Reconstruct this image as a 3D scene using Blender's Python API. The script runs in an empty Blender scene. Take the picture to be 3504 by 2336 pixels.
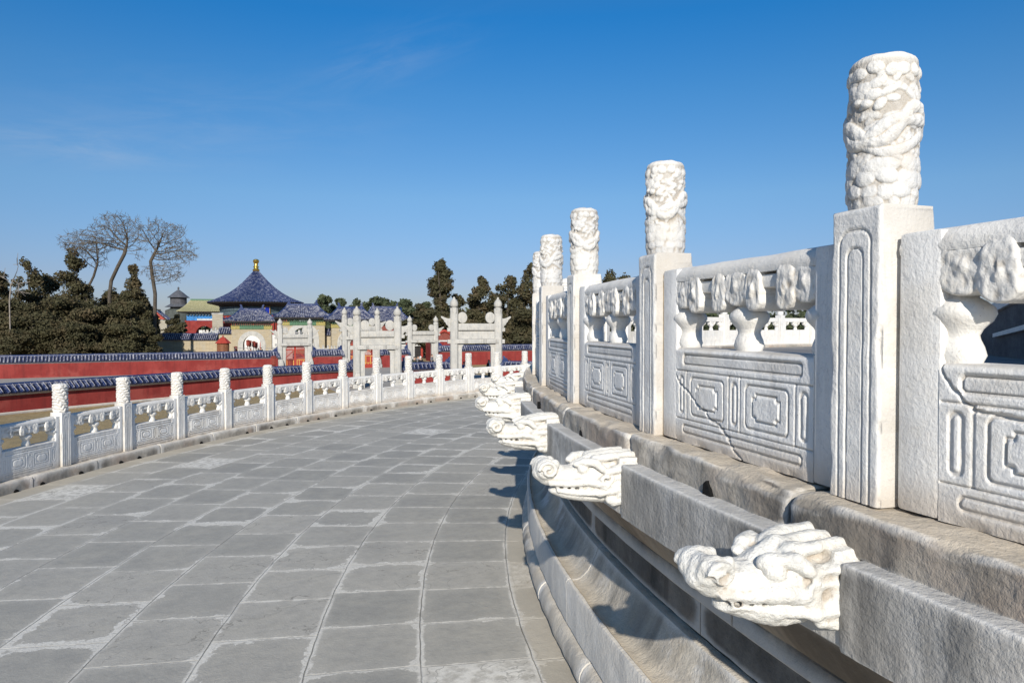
import bpy, bmesh, math, random
import numpy as np
from mathutils import Vector, Matrix

S = bpy.context.scene
COL = S.collection
rnd = random.Random(11)
PI = math.pi
R_ = math.radians

# ---------------------------------------------------------------- camera
CAM = Vector((-14.464, 0.140, 1.65)); YAW = 0.4054; PITCH = -0.0218; FPX = 2456.2
def spot(px, depth, z=-3.3):
    """a point on the ground plane z, at a heading of the camera's own lens and a distance in front of it"""
    u = (px - 1752) / FPX * depth
    return Vector((CAM.x + u*math.cos(YAW) + depth*math.sin(YAW), CAM.y - u*math.sin(YAW) + depth*math.cos(YAW), z))
def hgt(py, depth, z=-3.3):
    """height above z of something seen at row py at that distance"""
    return CAM.z + (1114 - py) / FPX * depth - z

# ---------------------------------------------------------------- helpers: objects
def link(o, parent=None):
    COL.objects.link(o)
    if parent is not None: o.parent = parent
    return o
def thing(name, label, cat, loc=(0,0,0), rz=0.0, group=None):
    o = bpy.data.objects.new(name, None); o.empty_display_size = .1
    link(o); o.location = loc; o.rotation_euler = (0,0,rz)
    return tag(o, label, cat, group)
def tag(o, label=None, cat=None, group=None, kind=None):
    if label: o['label'] = label
    if cat: o['category'] = cat
    if group: o['group'] = group
    if kind: o['kind'] = kind
    return o
def obj(name, me, mat, parent=None, loc=None, rot=None):
    if mat is not None:
        me.materials.clear(); me.materials.append(mat)
    o = bpy.data.objects.new(name, me); link(o, parent)
    if loc is not None: o.location = loc
    if rot is not None: o.rotation_euler = rot
    return o
def kids(o): return [c for c in COL.objects if c.parent == o]
def dup(o, parent=None, loc=None, rz=None, label=None, group=None):
    ch = list(o.children)
    c = o.copy(); link(c)
    c.parent = parent
    if loc is not None: c.location = loc
    if rz is not None: c.rotation_euler = (0,0,rz)
    if label: c['label'] = label
    if group: c['group'] = group
    for k in ch: dup(k, c)
    return c

# ---------------------------------------------------------------- helpers: mesh builder
class MB:
    def __init__(s): s.v=[]; s.f=[]; s.n=0
    def add(s, V, F):
        b=s.n; s.v.extend([tuple(map(float,p)) for p in V]); s.n+=len(V)
        s.f.extend([tuple(i+b for i in f) for f in F]); return s
    def box(s, x0,x1,y0,y1,z0,z1, M=None):
        V=[Vector((x,y,z)) for z in (z0,z1) for y in (y0,y1) for x in (x0,x1)]
        if M is not None: V=[M@p for p in V]
        return s.add(V,[(0,2,3,1),(4,5,7,6),(0,1,5,4),(2,6,7,3),(0,4,6,2),(1,3,7,5)])
    def prism(s, poly, a, b, axis='y', M=None):
        """poly: 2-D outline (counter-clockwise), extruded along axis from a to b"""
        def P(p,t):
            q = {'y':(p[0],t,p[1]),'x':(t,p[0],p[1]),'z':(p[0],p[1],t)}[axis]
            q=Vector(q); return M@q if M is not None else q
        n=len(poly); V=[P(p,a) for p in poly]+[P(p,b) for p in poly]
        F=[tuple(range(n)), tuple(range(2*n-1,n-1,-1))]+[(i,i+n,(i+1)%n+n,(i+1)%n) for i in range(n)]
        return s.add(V,F)
    def tube(s, pts, rad, n=6, cap=True):
        pts=[Vector(p) for p in pts]
        if not hasattr(rad,'__len__'): rad=[rad]*len(pts)
        V=[];F=[]; ref=None
        for i,p in enumerate(pts):
            d=(pts[min(i+1,len(pts)-1)]-pts[max(i-1,0)])
            if d.length<1e-9: d=Vector((0,0,1))
            d.normalize()
            if ref is None: ref = Vector((1,0,0)) if abs(d.x)<.8 else Vector((0,1,0))
            a=(ref-d*ref.dot(d)).normalized(); b=d.cross(a); ref=a
            for k in range(n):
                t=2*PI*k/n; V.append(p+(a*math.cos(t)+b*math.sin(t))*rad[i])
        for i in range(len(pts)-1):
            for k in range(n):
                F.append((i*n+k,i*n+(k+1)%n,(i+1)*n+(k+1)%n,(i+1)*n+k))
        if cap:
            F.append(tuple(range(n-1,-1,-1))); F.append(tuple((len(pts)-1)*n+k for k in range(n)))
        return s.add(V,F)
    def lathe(s, prof, n=16, c=(0,0,0), sx=1, sy=1, a0=0, M=None):
        V=[];F=[];m=len(prof)
        for k in range(n):
            t=a0+2*PI*k/n
            for r,z in prof:
                p=Vector((c[0]+r*math.cos(t)*sx,c[1]+r*math.sin(t)*sy,c[2]+z)); V.append(M@p if M is not None else p)
        for k in range(n):
            for i in range(m-1):
                F.append((k*m+i,((k+1)%n)*m+i,((k+1)%n)*m+i+1,k*m+i+1))
        F.append(tuple(k*m for k in range(n-1,-1,-1))); F.append(tuple(k*m+m-1 for k in range(n)))
        return s.add(V,F)
    def ell(s, c, r, n=12, m=8, M=None):
        prof=[(math.cos(-PI/2+PI*(i+.0)/m), math.sin(-PI/2+PI*i/m)) for i in range(m+1)]
        prof[0]=(.02,-1); prof[-1]=(.02,1)
        V=[];F=[];k1=m+1
        for k in range(n):
            t=2*PI*k/n
            for a,b in prof:
                p=Vector((a*math.cos(t)*r[0],a*math.sin(t)*r[1],b*r[2]))
                if M is not None: p=M@p
                V.append(p+Vector(c))
        for k in range(n):
            for i in range(m): F.append((k*k1+i,((k+1)%n)*k1+i,((k+1)%n)*k1+i+1,k*k1+i+1))
        F.append(tuple(k*k1 for k in range(n-1,-1,-1))); F.append(tuple(k*k1+m for k in range(n)))
        return s.add(V,F)
    def grid(s, P, closeu=False):
        """P[i][j] -> point; quads"""
        n=len(P);m=len(P[0]); V=[p for row in P for p in row];F=[]
        for i in range(n if closeu else n-1):
            for j in range(m-1): F.append((i*m+j,((i+1)%n)*m+j,((i+1)%n)*m+j+1,i*m+j+1))
        return s.add(V,F)
    def mesh(s, name, smooth=False, bevel=0, seg=2, angle=35):
        me=bpy.data.meshes.new(name); me.from_pydata(s.v,[],s.f); me.validate()
        if bevel:
            bm=bmesh.new(); bm.from_mesh(me)
            bmesh.ops.recalc_face_normals(bm,faces=bm.faces)
            e=[x for x in bm.edges if len(x.link_faces)==2 and x.calc_face_angle(0)>R_(30)]
            bmesh.ops.bevel(bm,geom=e,offset=bevel,segments=seg,affect='EDGES',profile=.6,clamp_overlap=True)
            bm.to_mesh(me); bm.free(); smooth=True
        if smooth:
            me.polygons.foreach_set('use_smooth',[True]*len(me.polygons))
            if angle: me.set_sharp_from_angle(angle=R_(angle))
        me.update(); return me

def fixn(me):
    bm=bmesh.new(); bm.from_mesh(me); bmesh.ops.recalc_face_normals(bm,faces=bm.faces); bm.to_mesh(me); bm.free(); return me

# ---------------------------------------------------------------- numpy noise
def _h(ix,iy,iz,seed):
    with np.errstate(over='ignore'):
        n=(ix.astype(np.int64)*374761393+iy.astype(np.int64)*668265263+iz.astype(np.int64)*2147483647+seed*1442695041)
        n=(n^(n>>13))*1274126177; n=n^(n>>16)
    return (n&0xffff)/65535.0
def vnoise(x,y,z,seed=0):
    x=np.asarray(x,float);y=np.asarray(y,float);z=np.asarray(z,float)
    x,y,z=np.broadcast_arrays(x,y,z)
    ix=np.floor(x);iy=np.floor(y);iz=np.floor(z);fx=x-ix;fy=y-iy;fz=z-iz
    fx=fx*fx*(3-2*fx);fy=fy*fy*(3-2*fy);fz=fz*fz*(3-2*fz);r=0
    for a in(0,1):
        for b in(0,1):
            for c in(0,1):
                w=(fx if a else 1-fx)*(fy if b else 1-fy)*(fz if c else 1-fz)
                r=r+w*_h(ix+a,iy+b,iz+c,seed)
    return r*2-1
def fbm(x,y,z,o=3,seed=0):
    r=0;a=1.;f=1.;t=0
    for k in range(o):
        r=r+a*vnoise(np.asarray(x)*f,np.asarray(y)*f,np.asarray(z)*f,seed+k);t+=a;a*=.5;f*=2.03
    return r/t

def roughen(me, amp, freq, seed=0, o=3):
    n=len(me.vertices); co=np.empty(n*3); me.vertices.foreach_get('co',co); co=co.reshape(-1,3)
    no=np.empty(n*3); me.vertex_normals.foreach_get('vector',no); no=no.reshape(-1,3)
    d=fbm(co[:,0]*freq,co[:,1]*freq,co[:,2]*freq,o,seed)*amp
    co=co+no*d[:,None]; me.vertices.foreach_set('co',co.ravel()); me.update(); return me

def remesh(mb, voxel, smooth=2, name='m'):
    """melt the pieces of a builder into one continuous surface"""
    me=mb.mesh(name); fixn(me)
    o=bpy.data.objects.new('tmp',me); COL.objects.link(o)
    m=o.modifiers.new('r','REMESH'); m.mode='VOXEL'; m.voxel_size=voxel
    if smooth:
        k=o.modifiers.new('s','SMOOTH'); k.iterations=smooth; k.factor=.5
    dg=bpy.context.evaluated_depsgraph_get()
    out=bpy.data.meshes.new_from_object(o.evaluated_get(dg)); out.name=name
    bpy.data.objects.remove(o); bpy.data.meshes.remove(me)
    out.polygons.foreach_set('use_smooth',[True]*len(out.polygons)); out.update()
    return out

# ---------------------------------------------------------------- helpers: shader nodes
class NT:
    def __init__(s,nt): s.t=nt; s.N=nt.nodes; s.L=nt.links
    def new(s,k,**kw):
        n=s.N.new(k)
        for a,b in kw.items(): setattr(n,a,b)
        return n
    def put(s,sock,v):
        if v is None: return
        if isinstance(v,bpy.types.NodeSocket): s.L.new(v,sock)
        else: sock.default_value=v
    def m(s,op,a,b=None,c=None,clamp=False):
        n=s.new('ShaderNodeMath',operation=op,use_clamp=clamp)
        s.put(n.inputs[0],a); s.put(n.inputs[1],b); s.put(n.inputs[2],c); return n.outputs[0]
    def mix(s,f,a,b,bt='MIX'):
        n=s.new('ShaderNodeMix',data_type='RGBA',blend_type=bt,clamp_factor=True)
        s.put(n.inputs[0],f); s.put(n.inputs[6],a if not isinstance(a,tuple) else (*a[:3],1)); s.put(n.inputs[7],b if not isinstance(b,tuple) else (*b[:3],1)); return n.outputs[2]
    def noise(s,vec,scale,detail=4,rough=.6,dist=0,out='Fac'):
        n=s.new('ShaderNodeTexNoise'); s.put(n.inputs['Vector'],vec)
        n.inputs['Scale'].default_value=scale; n.inputs['Detail'].default_value=detail; n.inputs['Roughness'].default_value=rough; n.inputs['Distortion'].default_value=dist
        return n.outputs[out]
    def ramp(s,f,lo,hi,smooth=True):
        n=s.new('ShaderNodeMapRange',clamp=True); 
        if smooth: n.interpolation_type='SMOOTHSTEP'
        s.put(n.inputs[0],f); n.inputs[1].default_value=lo; n.inputs[2].default_value=hi; return n.outputs[0]
    def xyz(s,v):
        n=s.new('ShaderNodeSeparateXYZ'); s.put(n.inputs[0],v); return n.outputs
    def comb(s,x,y,z):
        n=s.new('ShaderNodeCombineXYZ'); s.put(n.inputs[0],x); s.put(n.inputs[1],y); s.put(n.inputs[2],z); return n.outputs[0]
    def coord(s,k='Object'): return s.new('ShaderNodeTexCoord').outputs[k]
    def pos(s): return s.new('ShaderNodeNewGeometry').outputs['Position']
    def scale(s,v,sc):
        n=s.new('ShaderNodeVectorMath',operation='MULTIPLY'); s.put(n.inputs[0],v); n.inputs[1].default_value=sc; return n.outputs[0]
    def orand(s): return s.new('ShaderNodeObjectInfo').outputs['Random']
    def bump(s,h,dist,strength=1.):
        n=s.new('ShaderNodeBump'); s.put(n.inputs['Height'],h); n.inputs['Distance'].default_value=dist; n.inputs['Strength'].default_value=strength; return n.outputs[0]
def material(name):
    m=bpy.data.materials.new(name); m.use_nodes=True; t=NT(m.node_tree)
    b=[n for n in t.N if n.type=='BSDF_PRINCIPLED'][0]
    return m,t,b
def finish(t,b,col,rough=.7,normal=None,spec=.3,metal=0):
    t.put(b.inputs['Base Color'],col if not isinstance(col,tuple) else (*col[:3],1)); t.put(b.inputs['Roughness'],rough)
    b.inputs['Specular IOR Level'].default_value=spec; b.inputs['Metallic'].default_value=metal
    if normal is not None: t.L.new(normal,b.inputs['Normal'])
# ---------------------------------------------------------------- materials
def mat_marble(name, base=(.80,.785,.745), dirt_shade=(.52,.45,.36), grey=(.66,.67,.68), crevice_amt=.55, bumpd=.0022, cav=True, low=None, stain=.35):
    m,t,b=material(name); p=t.pos()
    big=t.noise(p,2.3,5,.6); mid=t.noise(p,11,5,.65); fine=t.noise(p,95,4,.7)
    c=t.mix(t.ramp(big,.40,.66),base,grey)
    c=t.mix(t.m('MULTIPLY',t.ramp(mid,.52,.75),stain),c,dirt_shade)
    # thin grey veins
    v=t.noise(t.scale(p,(1,1,.5)),3.6,6,.6,1.2); vein=t.m('SUBTRACT',1,t.ramp(t.m('ABSOLUTE',t.m('SUBTRACT',v,.5)),0,.012))
    c=t.mix(t.m('MULTIPLY',vein,t.m('MULTIPLY',t.ramp(mid,.4,.6),.45)),c,(.42,.43,.44))
    st=t.noise(t.scale(p,(6,6,.55)),1.6,5,.65); c=t.mix(t.m('MULTIPLY',t.ramp(st,.50,.68),.48),c,tuple(k*.62 for k in grey))
    yl=t.noise(p,3.7,4,.6); c=t.mix(t.m('MULTIPLY',t.ramp(yl,.54,.72),.28),c,(.66,.57,.42))
    sp=t.noise(p,150,2,.5); c=t.mix(t.m('MULTIPLY',t.ramp(sp,.66,.76),.5),c,(.25,.23,.20))
    if cav:
        pt=t.new('ShaderNodeNewGeometry').outputs['Pointiness']
        cv=t.m('SUBTRACT',1,t.ramp(pt,.455,.498))
        c=t.mix(t.m('MULTIPLY',t.m('MULTIPLY',cv,crevice_amt),t.ramp(mid,.25,.6)),c,dirt_shade)  # creases darkened by curvature: grime plus crevice shade put into the colour
    if low is not None:   # brownish damp foot of the stone (object space height)
        z=t.xyz(t.coord('Object'))[2]
        f=t.m('MULTIPLY',t.m('SUBTRACT',1,t.ramp(t.m('ADD',z,t.m('MULTIPLY',t.m('SUBTRACT',big,.5),low*1.6)),0,low)),.75)
        c=t.mix(f,c,(.50,.42,.33))
    gm=t.new('ShaderNodeAttribute',attribute_name='grime_shade').outputs['Fac']; c=t.mix(t.m('MULTIPLY',gm,t.ramp(big,.15,.6)),c,tuple(k*.62 for k in dirt_shade))  # carved hollows darkened with grime and painted crevice shade
    c=t.mix(t.m('MULTIPLY',t.orand(),.30),c,tuple(k*.80 for k in base))
    h=t.m('ADD',t.m('MULTIPLY',mid,.45),t.m('MULTIPLY',fine,.9))
    # diagonal tooling scratches
    sc=t.noise(t.scale(p,(1,1,.55)),42,3,.6,1.); h=t.m('ADD',h,t.m('MULTIPLY',sc,.5))
    finish(t,b,c,.72,t.bump(h,bumpd*1.3,1.),.25); return m
def mat_plain(name,col,rough=.75,var=.25,scale=6,spec=.25,bumpd=.004):
    m,t,b=material(name); p=t.pos(); n=t.noise(p,scale,5,.6); n2=t.noise(p,scale*7,3,.6)
    f=t.m('ADD',t.m('MULTIPLY',n,.7),t.m('MULTIPLY',n2,.3))
    d=tuple(x*(1-var) for x in col); l=tuple(min(1,x*(1+var)) for x in col)
    c=t.mix(t.ramp(f,.3,.7),d,l); finish(t,b,c,rough,t.bump(n2,bumpd),spec); return m
def mat_course(name,base,streak,top=(.62,.60,.56),brown=(.46,.38,.30),ang=14.,bamt=.35):
    """course stones of the terrace wall: grey weather streaks running down the face"""
    m,t,b=material(name); p=t.pos(); x=t.xyz(p)
    th=t.m('ARCTAN2',x[1],t.m('MULTIPLY',x[0],-1))
    q=t.comb(t.m('MULTIPLY',th,13.),0,t.m('MULTIPLY',x[2],.35))
    s=t.noise(q,3.2,6,.65); s2=t.noise(p,7,6,.68); s3=t.noise(p,60,4,.7)
    c=t.mix(t.ramp(s,.42,.72),base,streak)
    c=t.mix(t.m('MULTIPLY',t.ramp(s2,.42,.66),.75),c,tuple(k*.55 for k in base)); bl=t.noise(p,3.1,6,.7); c=t.mix(t.m('MULTIPLY',t.ramp(bl,.52,.66),.55),c,tuple(min(.75,k*1.7) for k in base))
    c=t.mix(t.m('MULTIPLY',t.ramp(t.noise(p,1.7,4,.6),.45,.65),bamt),c,brown)
    s4=t.noise(t.comb(t.m('MULTIPLY',th,13.),0,t.m('MULTIPLY',x[2],.12)),1.15,5,.7)
    c=t.mix(t.m('MULTIPLY',t.ramp(s4,.50,.60),.70),c,tuple(k*.42 for k in streak))
    c=t.mix(t.m('MULTIPLY',t.ramp(s3,.48,.70),.38),c,tuple(k*.55 for k in base))
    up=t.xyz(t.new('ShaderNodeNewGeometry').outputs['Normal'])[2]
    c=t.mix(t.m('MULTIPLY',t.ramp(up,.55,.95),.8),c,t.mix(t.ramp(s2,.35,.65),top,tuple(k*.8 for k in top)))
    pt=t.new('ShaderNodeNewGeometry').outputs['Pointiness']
    c=t.mix(t.m('MULTIPLY',t.ramp(pt,.51,.56),.55),c,(.74,.72,.68))  # edge highlight painted: raised arrises get a lighter colour
    h=t.m('ADD',t.m('MULTIPLY',s2,1.),t.m('MULTIPLY',s3,.45))
    finish(t,b,c,.8,t.bump(h,.010),.2); return m
def mat_floor():
    m,t,b=material('grey_paving'); p=t.coord('Object')
    wob=t.new('ShaderNodeTexNoise'); t.put(wob.inputs['Vector'],p); wob.inputs['Scale'].default_value=4.5; wob.inputs['Detail'].default_value=5
    w=t.new('ShaderNodeVectorMath',operation='MULTIPLY_ADD'); t.L.new(wob.outputs['Color'],w.inputs[0]); w.inputs[1].default_value=(.020,.020,0); t.L.new(p,w.inputs[2])
    x=t.xyz(w.outputs[0])
    r=t.m('SQRT',t.m('ADD',t.m('MULTIPLY',x[0],x[0]),t.m('MULTIPLY',x[1],x[1])))
    th=t.m('ARCTAN2',x[1],t.m('MULTIPLY',x[0],-1))
    rr=t.m('DIVIDE',t.m('SUBTRACT',r,13.393),.552); i=t.m('FLOOR',rr); fr=t.m('FRACT',rr)
    wn=t.new('ShaderNodeTexWhiteNoise',noise_dimensions='1D'); t.L.new(i,wn.inputs['W'])
    u=t.m('ADD',t.m('MULTIPLY',th,171/(2*PI)),t.m('MULTIPLY',wn.outputs['Value'],7)); 
    j=t.m('FLOOR',u); fu=t.m('FRACT',u)
    dr=t.m('MULTIPLY',t.m('MINIMUM',fr,t.m('SUBTRACT',1,fr)),.552)
    du=t.m('MULTIPLY',t.m('MINIMUM',fu,t.m('SUBTRACT',1,fu)),t.m('MULTIPLY',r,2*PI/171))
    wn2=t.new('ShaderNodeTexWhiteNoise',noise_dimensions='2D'); t.L.new(t.comb(i,j,0),wn2.inputs['Vector'])
    tone=wn2.outputs['Value']; tint=wn2.outputs['Color']
    n1=t.noise(p,3.1,6,.65); n2=t.noise(p,13,6,.7); n3=t.noise(p,70,4,.7)
    c=t.mix(tone,(.325,.315,.283),(.455,.433,.383))
    c=t.mix(t.m('MULTIPLY',t.ramp(n1,.4,.7),.55),c,(.445,.42,.36))
    c=t.mix(t.m('MULTIPLY',t.ramp(t.noise(t.scale(p,(1,1,1)),1.3,5,.6),.5,.7),.35),c,(.265,.26,.245))
    c=t.mix(t.m('MULTIPLY',t.ramp(n2,.35,.72),.30),c,(.215,.21,.195))
    c=t.mix(t.m('MULTIPLY',t.ramp(n3,.5,.75),.28),c,(.47,.455,.42))
    # pale mineral crust along the edges, strongest in the corners, ragged by noise, different on every slab
    dm=t.m('SMOOTH_MIN',t.m('MULTIPLY',dr,1.35),du,.2); dm=t.m('ADD',dm,.022)
    wn3=t.xyz(tint)[1]
    thr=t.m('ADD',t.m('MULTIPLY',t.m('POWER',wn3,3.),.06),t.m('ADD',t.m('MULTIPLY',t.m('SUBTRACT',t.noise(p,1.5,3,.6),.47),.24),t.m('MULTIPLY',t.m('SUBTRACT',n2,.5),.17)))
    thr=t.m('ADD',thr,t.m('MULTIPLY',t.m('SUBTRACT',n1,.51),.20))
    crust=t.m('SUBTRACT',1,t.ramp(t.m('SUBTRACT',dm,thr),-.004,.006))
    crust=t.m('MULTIPLY',crust,t.ramp(n3,.25,.55))
    whole=t.m('MULTIPLY',t.ramp(tone,.955,.96),t.ramp(n2,.36,.6))
    crust=t.m('MAXIMUM',crust,whole)
    c=t.mix(t.m('MULTIPLY',crust,.85),c,(.76,.735,.67))
    lift=t.m('SUBTRACT',1,t.ramp(t.m('ADD',dm,t.m('MULTIPLY',t.m('SUBTRACT',n2,.5),.08)),.02,.13)); c=t.mix(t.m('MULTIPLY',lift,.30),c,(.50,.475,.42))
    ck=t.noise(t.comb(x[0],x[1],t.m('MULTIPLY',tone,40)),2.4,4,.55,.4); ck=t.m('MULTIPLY',t.m('SUBTRACT',1,t.ramp(t.m('ABSOLUTE',t.m('SUBTRACT',ck,.5)),0,.006)),t.m('GREATER_THAN',t.xyz(tint)[0],.72)); c=t.mix(t.m('MULTIPLY',ck,.6),c,(.17,.16,.14))
    # joints: pale across, dark along the rings
    lu=t.m('SUBTRACT',1,t.ramp(t.m('ADD',du,t.m('MULTIPLY',t.m('SUBTRACT',n2,.5),.024)),.005,.017)); c=t.mix(t.m('MULTIPLY',lu,t.m('ADD',.45,t.m('MULTIPLY',t.ramp(t.noise(p,2.3,4,.6),.38,.6),.5))),c,t.mix(t.ramp(n2,.4,.6),(.70,.675,.61),(.50,.475,.42)))
    lp=t.m('SUBTRACT',1,t.ramp(t.m('ADD',dr,t.m('MULTIPLY',t.m('SUBTRACT',n2,.5),.03)),.009,.026)); gate=t.ramp(t.noise(p,1.9,4,.6),.40,.62); c=t.mix(t.m('MULTIPLY',lp,t.m('MULTIPLY',gate,.85)),c,(.68,.655,.59))
    lr=t.m('SUBTRACT',1,t.ramp(dr,.0005,.004)); c=t.mix(t.m('MULTIPLY',lr,t.m('MULTIPLY',t.ramp(n1,.40,.58),.75)),c,(.23,.21,.165))
    # brown border strips beside the two kerbs
    edge=t.m('MAXIMUM',t.m('SUBTRACT',1,t.ramp(r,13.36,13.40)),t.ramp(r,18.36,18.42))
    c=t.mix(t.m('MULTIPLY',edge,.5),c,(.50,.44,.34))
    gap=t.m('MINIMUM',t.ramp(dr,.0,.005),t.ramp(du,.0,.004))
    h=t.m('ADD',t.m('MULTIPLY',gap,.6),t.m('ADD',t.m('MULTIPLY',n2,.5),t.m('MULTIPLY',n3,.22)))
    sp=t.noise(p,190,2,.5); c=t.mix(t.m('MULTIPLY',t.ramp(sp,.62,.74),.35),c,(.16,.155,.145)); h=t.m('ADD',h,t.m('MULTIPLY',tone,.25))
    finish(t,b,c,.78,t.bump(h,.008),.25); return m
def mat_tile(name,a=(.009,.017,.062),c2=(.022,.038,.115),pale=(.31,.325,.36),amt=.30,scale=4.,rough=.28,rows=None):
    m,t,b=material(name); p=t.pos()
    n=t.noise(p,scale,5,.7); n2=t.noise(p,scale*4.3,4,.7)
    c=t.mix(t.ramp(n2,.35,.65),a,c2)
    f=t.m('MULTIPLY',t.ramp(t.m('ADD',t.m('MULTIPLY',n,.5),t.m('MULTIPLY',n2,.5)),.52-amt*.12,.60),min(1,amt*2))
    c=t.mix(f,c,pale); finish(t,b,c,rough,t.bump(n2,.01),.5); return m
def mat_brick(name,base=(.46,.385,.265)):
    m,t,b=material(name); g=t.coord('Object'); x=t.xyz(g)
    bk=t.new('ShaderNodeTexBrick'); t.put(bk.inputs['Vector'],t.comb(t.m('ADD',x[0],x[1]),x[2],0))
    bk.inputs['Scale'].default_value=1.; bk.inputs['Brick Width'].default_value=.48; bk.inputs['Row Height'].default_value=.13; bk.inputs['Mortar Size'].default_value=.012
    bk.inputs['Color1'].default_value=(*base,1); bk.inputs['Color2'].default_value=(*[k*.8 for k in base],1); bk.inputs['Mortar'].default_value=(*[k*.62 for k in base],1)
    n=t.noise(t.pos(),1.1,6,.7); n2=t.noise(t.pos(),9,4,.7)
    c=t.mix(t.m('MULTIPLY',t.ramp(n,.42,.7),.5),bk.outputs['Color'],(.36,.345,.30)); c=t.mix(t.m('MULTIPLY',t.ramp(n2,.5,.8),.4),c,(.55,.49,.37))
    finish(t,b,c,.85,t.bump(t.m('SUBTRACT',n2,bk.outputs['Fac']),.01),.2); return m
def mat_leaf(name,a,b2,c3):
    m,t,b=material(name); p=t.pos(); n=t.noise(p,.55,3,.6); n2=t.noise(p,5,3,.7); o=t.orand()
    c=t.mix(t.ramp(n2,.3,.7),a,b2); c=t.mix(t.m('MULTIPLY',t.ramp(n,.45,.68),.8),c,c3)
    c=t.mix(t.m('MULTIPLY',o,.35),c,tuple(k*.72 for k in a)); finish(t,b,c,.75,None,.15); return m
def mat_ground():
    m,t,b=material('dry_grass_ground'); p=t.pos(); n=t.noise(p,.35,6,.65); n2=t.noise(p,2.6,6,.75); n3=t.noise(t.scale(p,(1,1,1)),24,4,.7)
    c=t.mix(t.ramp(n2,.3,.7),(.30,.22,.11),(.44,.34,.19)); c=t.mix(t.m('MULTIPLY',t.ramp(n,.45,.62),.6),c,(.25,.20,.12)); c=t.mix(t.m('MULTIPLY',t.ramp(n3,.45,.7),.5),c,(.50,.41,.25))
    finish(t,b,c,.95,t.bump(n3,.05),.1); return m
def mat_path(name,col=(.36,.345,.32)):
    m,t,b=material(name); p=t.pos(); x=t.xyz(p)
    bk=t.new('ShaderNodeTexBrick'); t.put(bk.inputs['Vector'],p); bk.inputs['Scale'].default_value=1.; bk.inputs['Brick Width'].default_value=.9; bk.inputs['Row Height'].default_value=.45; bk.inputs['Mortar Size'].default_value=.012
    bk.inputs['Color1'].default_value=(*col,1); bk.inputs['Color2'].default_value=(*[k*.82 for k in col],1); bk.inputs['Mortar'].default_value=(*[k*.6 for k in col],1)
    n=t.noise(p,1.2,6,.7); c=t.mix(t.m('MULTIPLY',t.ramp(n,.4,.7),.5),bk.outputs['Color'],(.43,.40,.35)); finish(t,b,c,.9,None,.15); return m
def mat_redwall():
    m,t,b=material('red_plaster'); p=t.pos(); z=t.xyz(p)[2]
    n=t.noise(p,.8,6,.65); n2=t.noise(p,9,4,.7); s=t.noise(t.scale(p,(1,1,.12)),3.2,5,.7)
    c=t.mix(t.ramp(n,.35,.7),(.205,.032,.029),(.265,.048,.042)); c=t.mix(t.m('MULTIPLY',t.ramp(s,.45,.68),.6),c,(.135,.027,.026)); c=t.mix(t.m('MULTIPLY',t.ramp(t.noise(p,.45,5,.7),.52,.66),.5),c,(.33,.085,.07)); c=t.mix(t.m('MULTIPLY',t.ramp(n2,.6,.8),.3),c,(.32,.10,.085))
    finish(t,b,c,.9,t.bump(n2,.006),.1); return m

M={}
M['marble']=mat_marble('carved_marble',base=(.79,.765,.715),grey=(.68,.675,.66),low=None)
M['marble_panel']=mat_marble('panel_marble',base=(.83,.82,.795),grey=(.70,.70,.695),low=.10,crevice_amt=.75)
M['marble_post']=mat_marble('post_marble',base=(.82,.805,.77),grey=(.70,.70,.69),low=.08)
M['marble_head']=mat_marble('spout_marble',base=(.75,.735,.69),grey=(.66,.65,.61),dirt_shade=(.42,.36,.29),crevice_amt=.85,bumpd=.005)
M['marble_outer']=mat_marble('outer_marble',base=(.69,.675,.64),grey=(.58,.58,.575),low=None,crevice_amt=.9,stain=.5)
M['marble_far']=mat_marble('weathered_marble',base=(.47,.455,.42),grey=(.38,.375,.355),dirt_shade=(.37,.34,.28),cav=False,bumpd=.01,stain=.4)
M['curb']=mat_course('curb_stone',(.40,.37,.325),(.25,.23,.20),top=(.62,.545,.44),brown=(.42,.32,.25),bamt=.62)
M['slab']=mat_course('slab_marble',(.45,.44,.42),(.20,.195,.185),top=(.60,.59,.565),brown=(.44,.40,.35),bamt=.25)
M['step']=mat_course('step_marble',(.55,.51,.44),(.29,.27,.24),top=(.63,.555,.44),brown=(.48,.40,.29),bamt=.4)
M['waist']=mat_course('waist_marble_shaded',(.15,.14,.125),(.06,.058,.055),top=(.4,.38,.34),brown=(.27,.20,.14),bamt=.55)  # stone darkened so its colour deepens the shadow under the slab
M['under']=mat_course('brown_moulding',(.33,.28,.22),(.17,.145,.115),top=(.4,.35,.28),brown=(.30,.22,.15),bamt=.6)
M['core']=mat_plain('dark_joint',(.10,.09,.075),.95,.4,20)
M['hole']=mat_plain('black_hole',(.006,.006,.006),1,.2,9)  # black for solid plugs, painting in the darkness of a hole
M['tile_dark']=mat_plain('dark_blue_tile',(.010,.014,.040),.4,.4,5,.4)
M['mortar']=mat_plain('tan_mortar',(.55,.43,.28),.95,.3,40)
M['floor']=mat_floor()
M['ground']=mat_ground()
M['path']=mat_path('pale_walk')
M['upper']=mat_path('upper_paving',(.22,.22,.225))
M['red']=mat_redwall()
M['tile']=mat_tile('blue_glazed_tile')
M['tile_vault']=mat_tile('blue_roof_tile',a=(.012,.021,.070),c2=(.026,.040,.115),pale=(.27,.29,.35),amt=.30,scale=1.7,rough=.35)
M['tile_pale']=mat_tile('worn_blue_tile',a=(.015,.024,.078),c2=(.032,.046,.118),pale=(.37,.37,.40),amt=.52,scale=2.2,rough=.4)
M['tile_green']=mat_tile('yellow_green_tile',a=(.30,.29,.16),c2=(.46,.43,.24),pale=(.52,.47,.30),amt=.4,scale=2.,rough=.5)
M['tile_grey']=mat_tile('grey_roof_tile',a=(.06,.065,.075),c2=(.10,.105,.12),pale=(.2,.2,.22),amt=.2,scale=1.,rough=.6)
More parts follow.
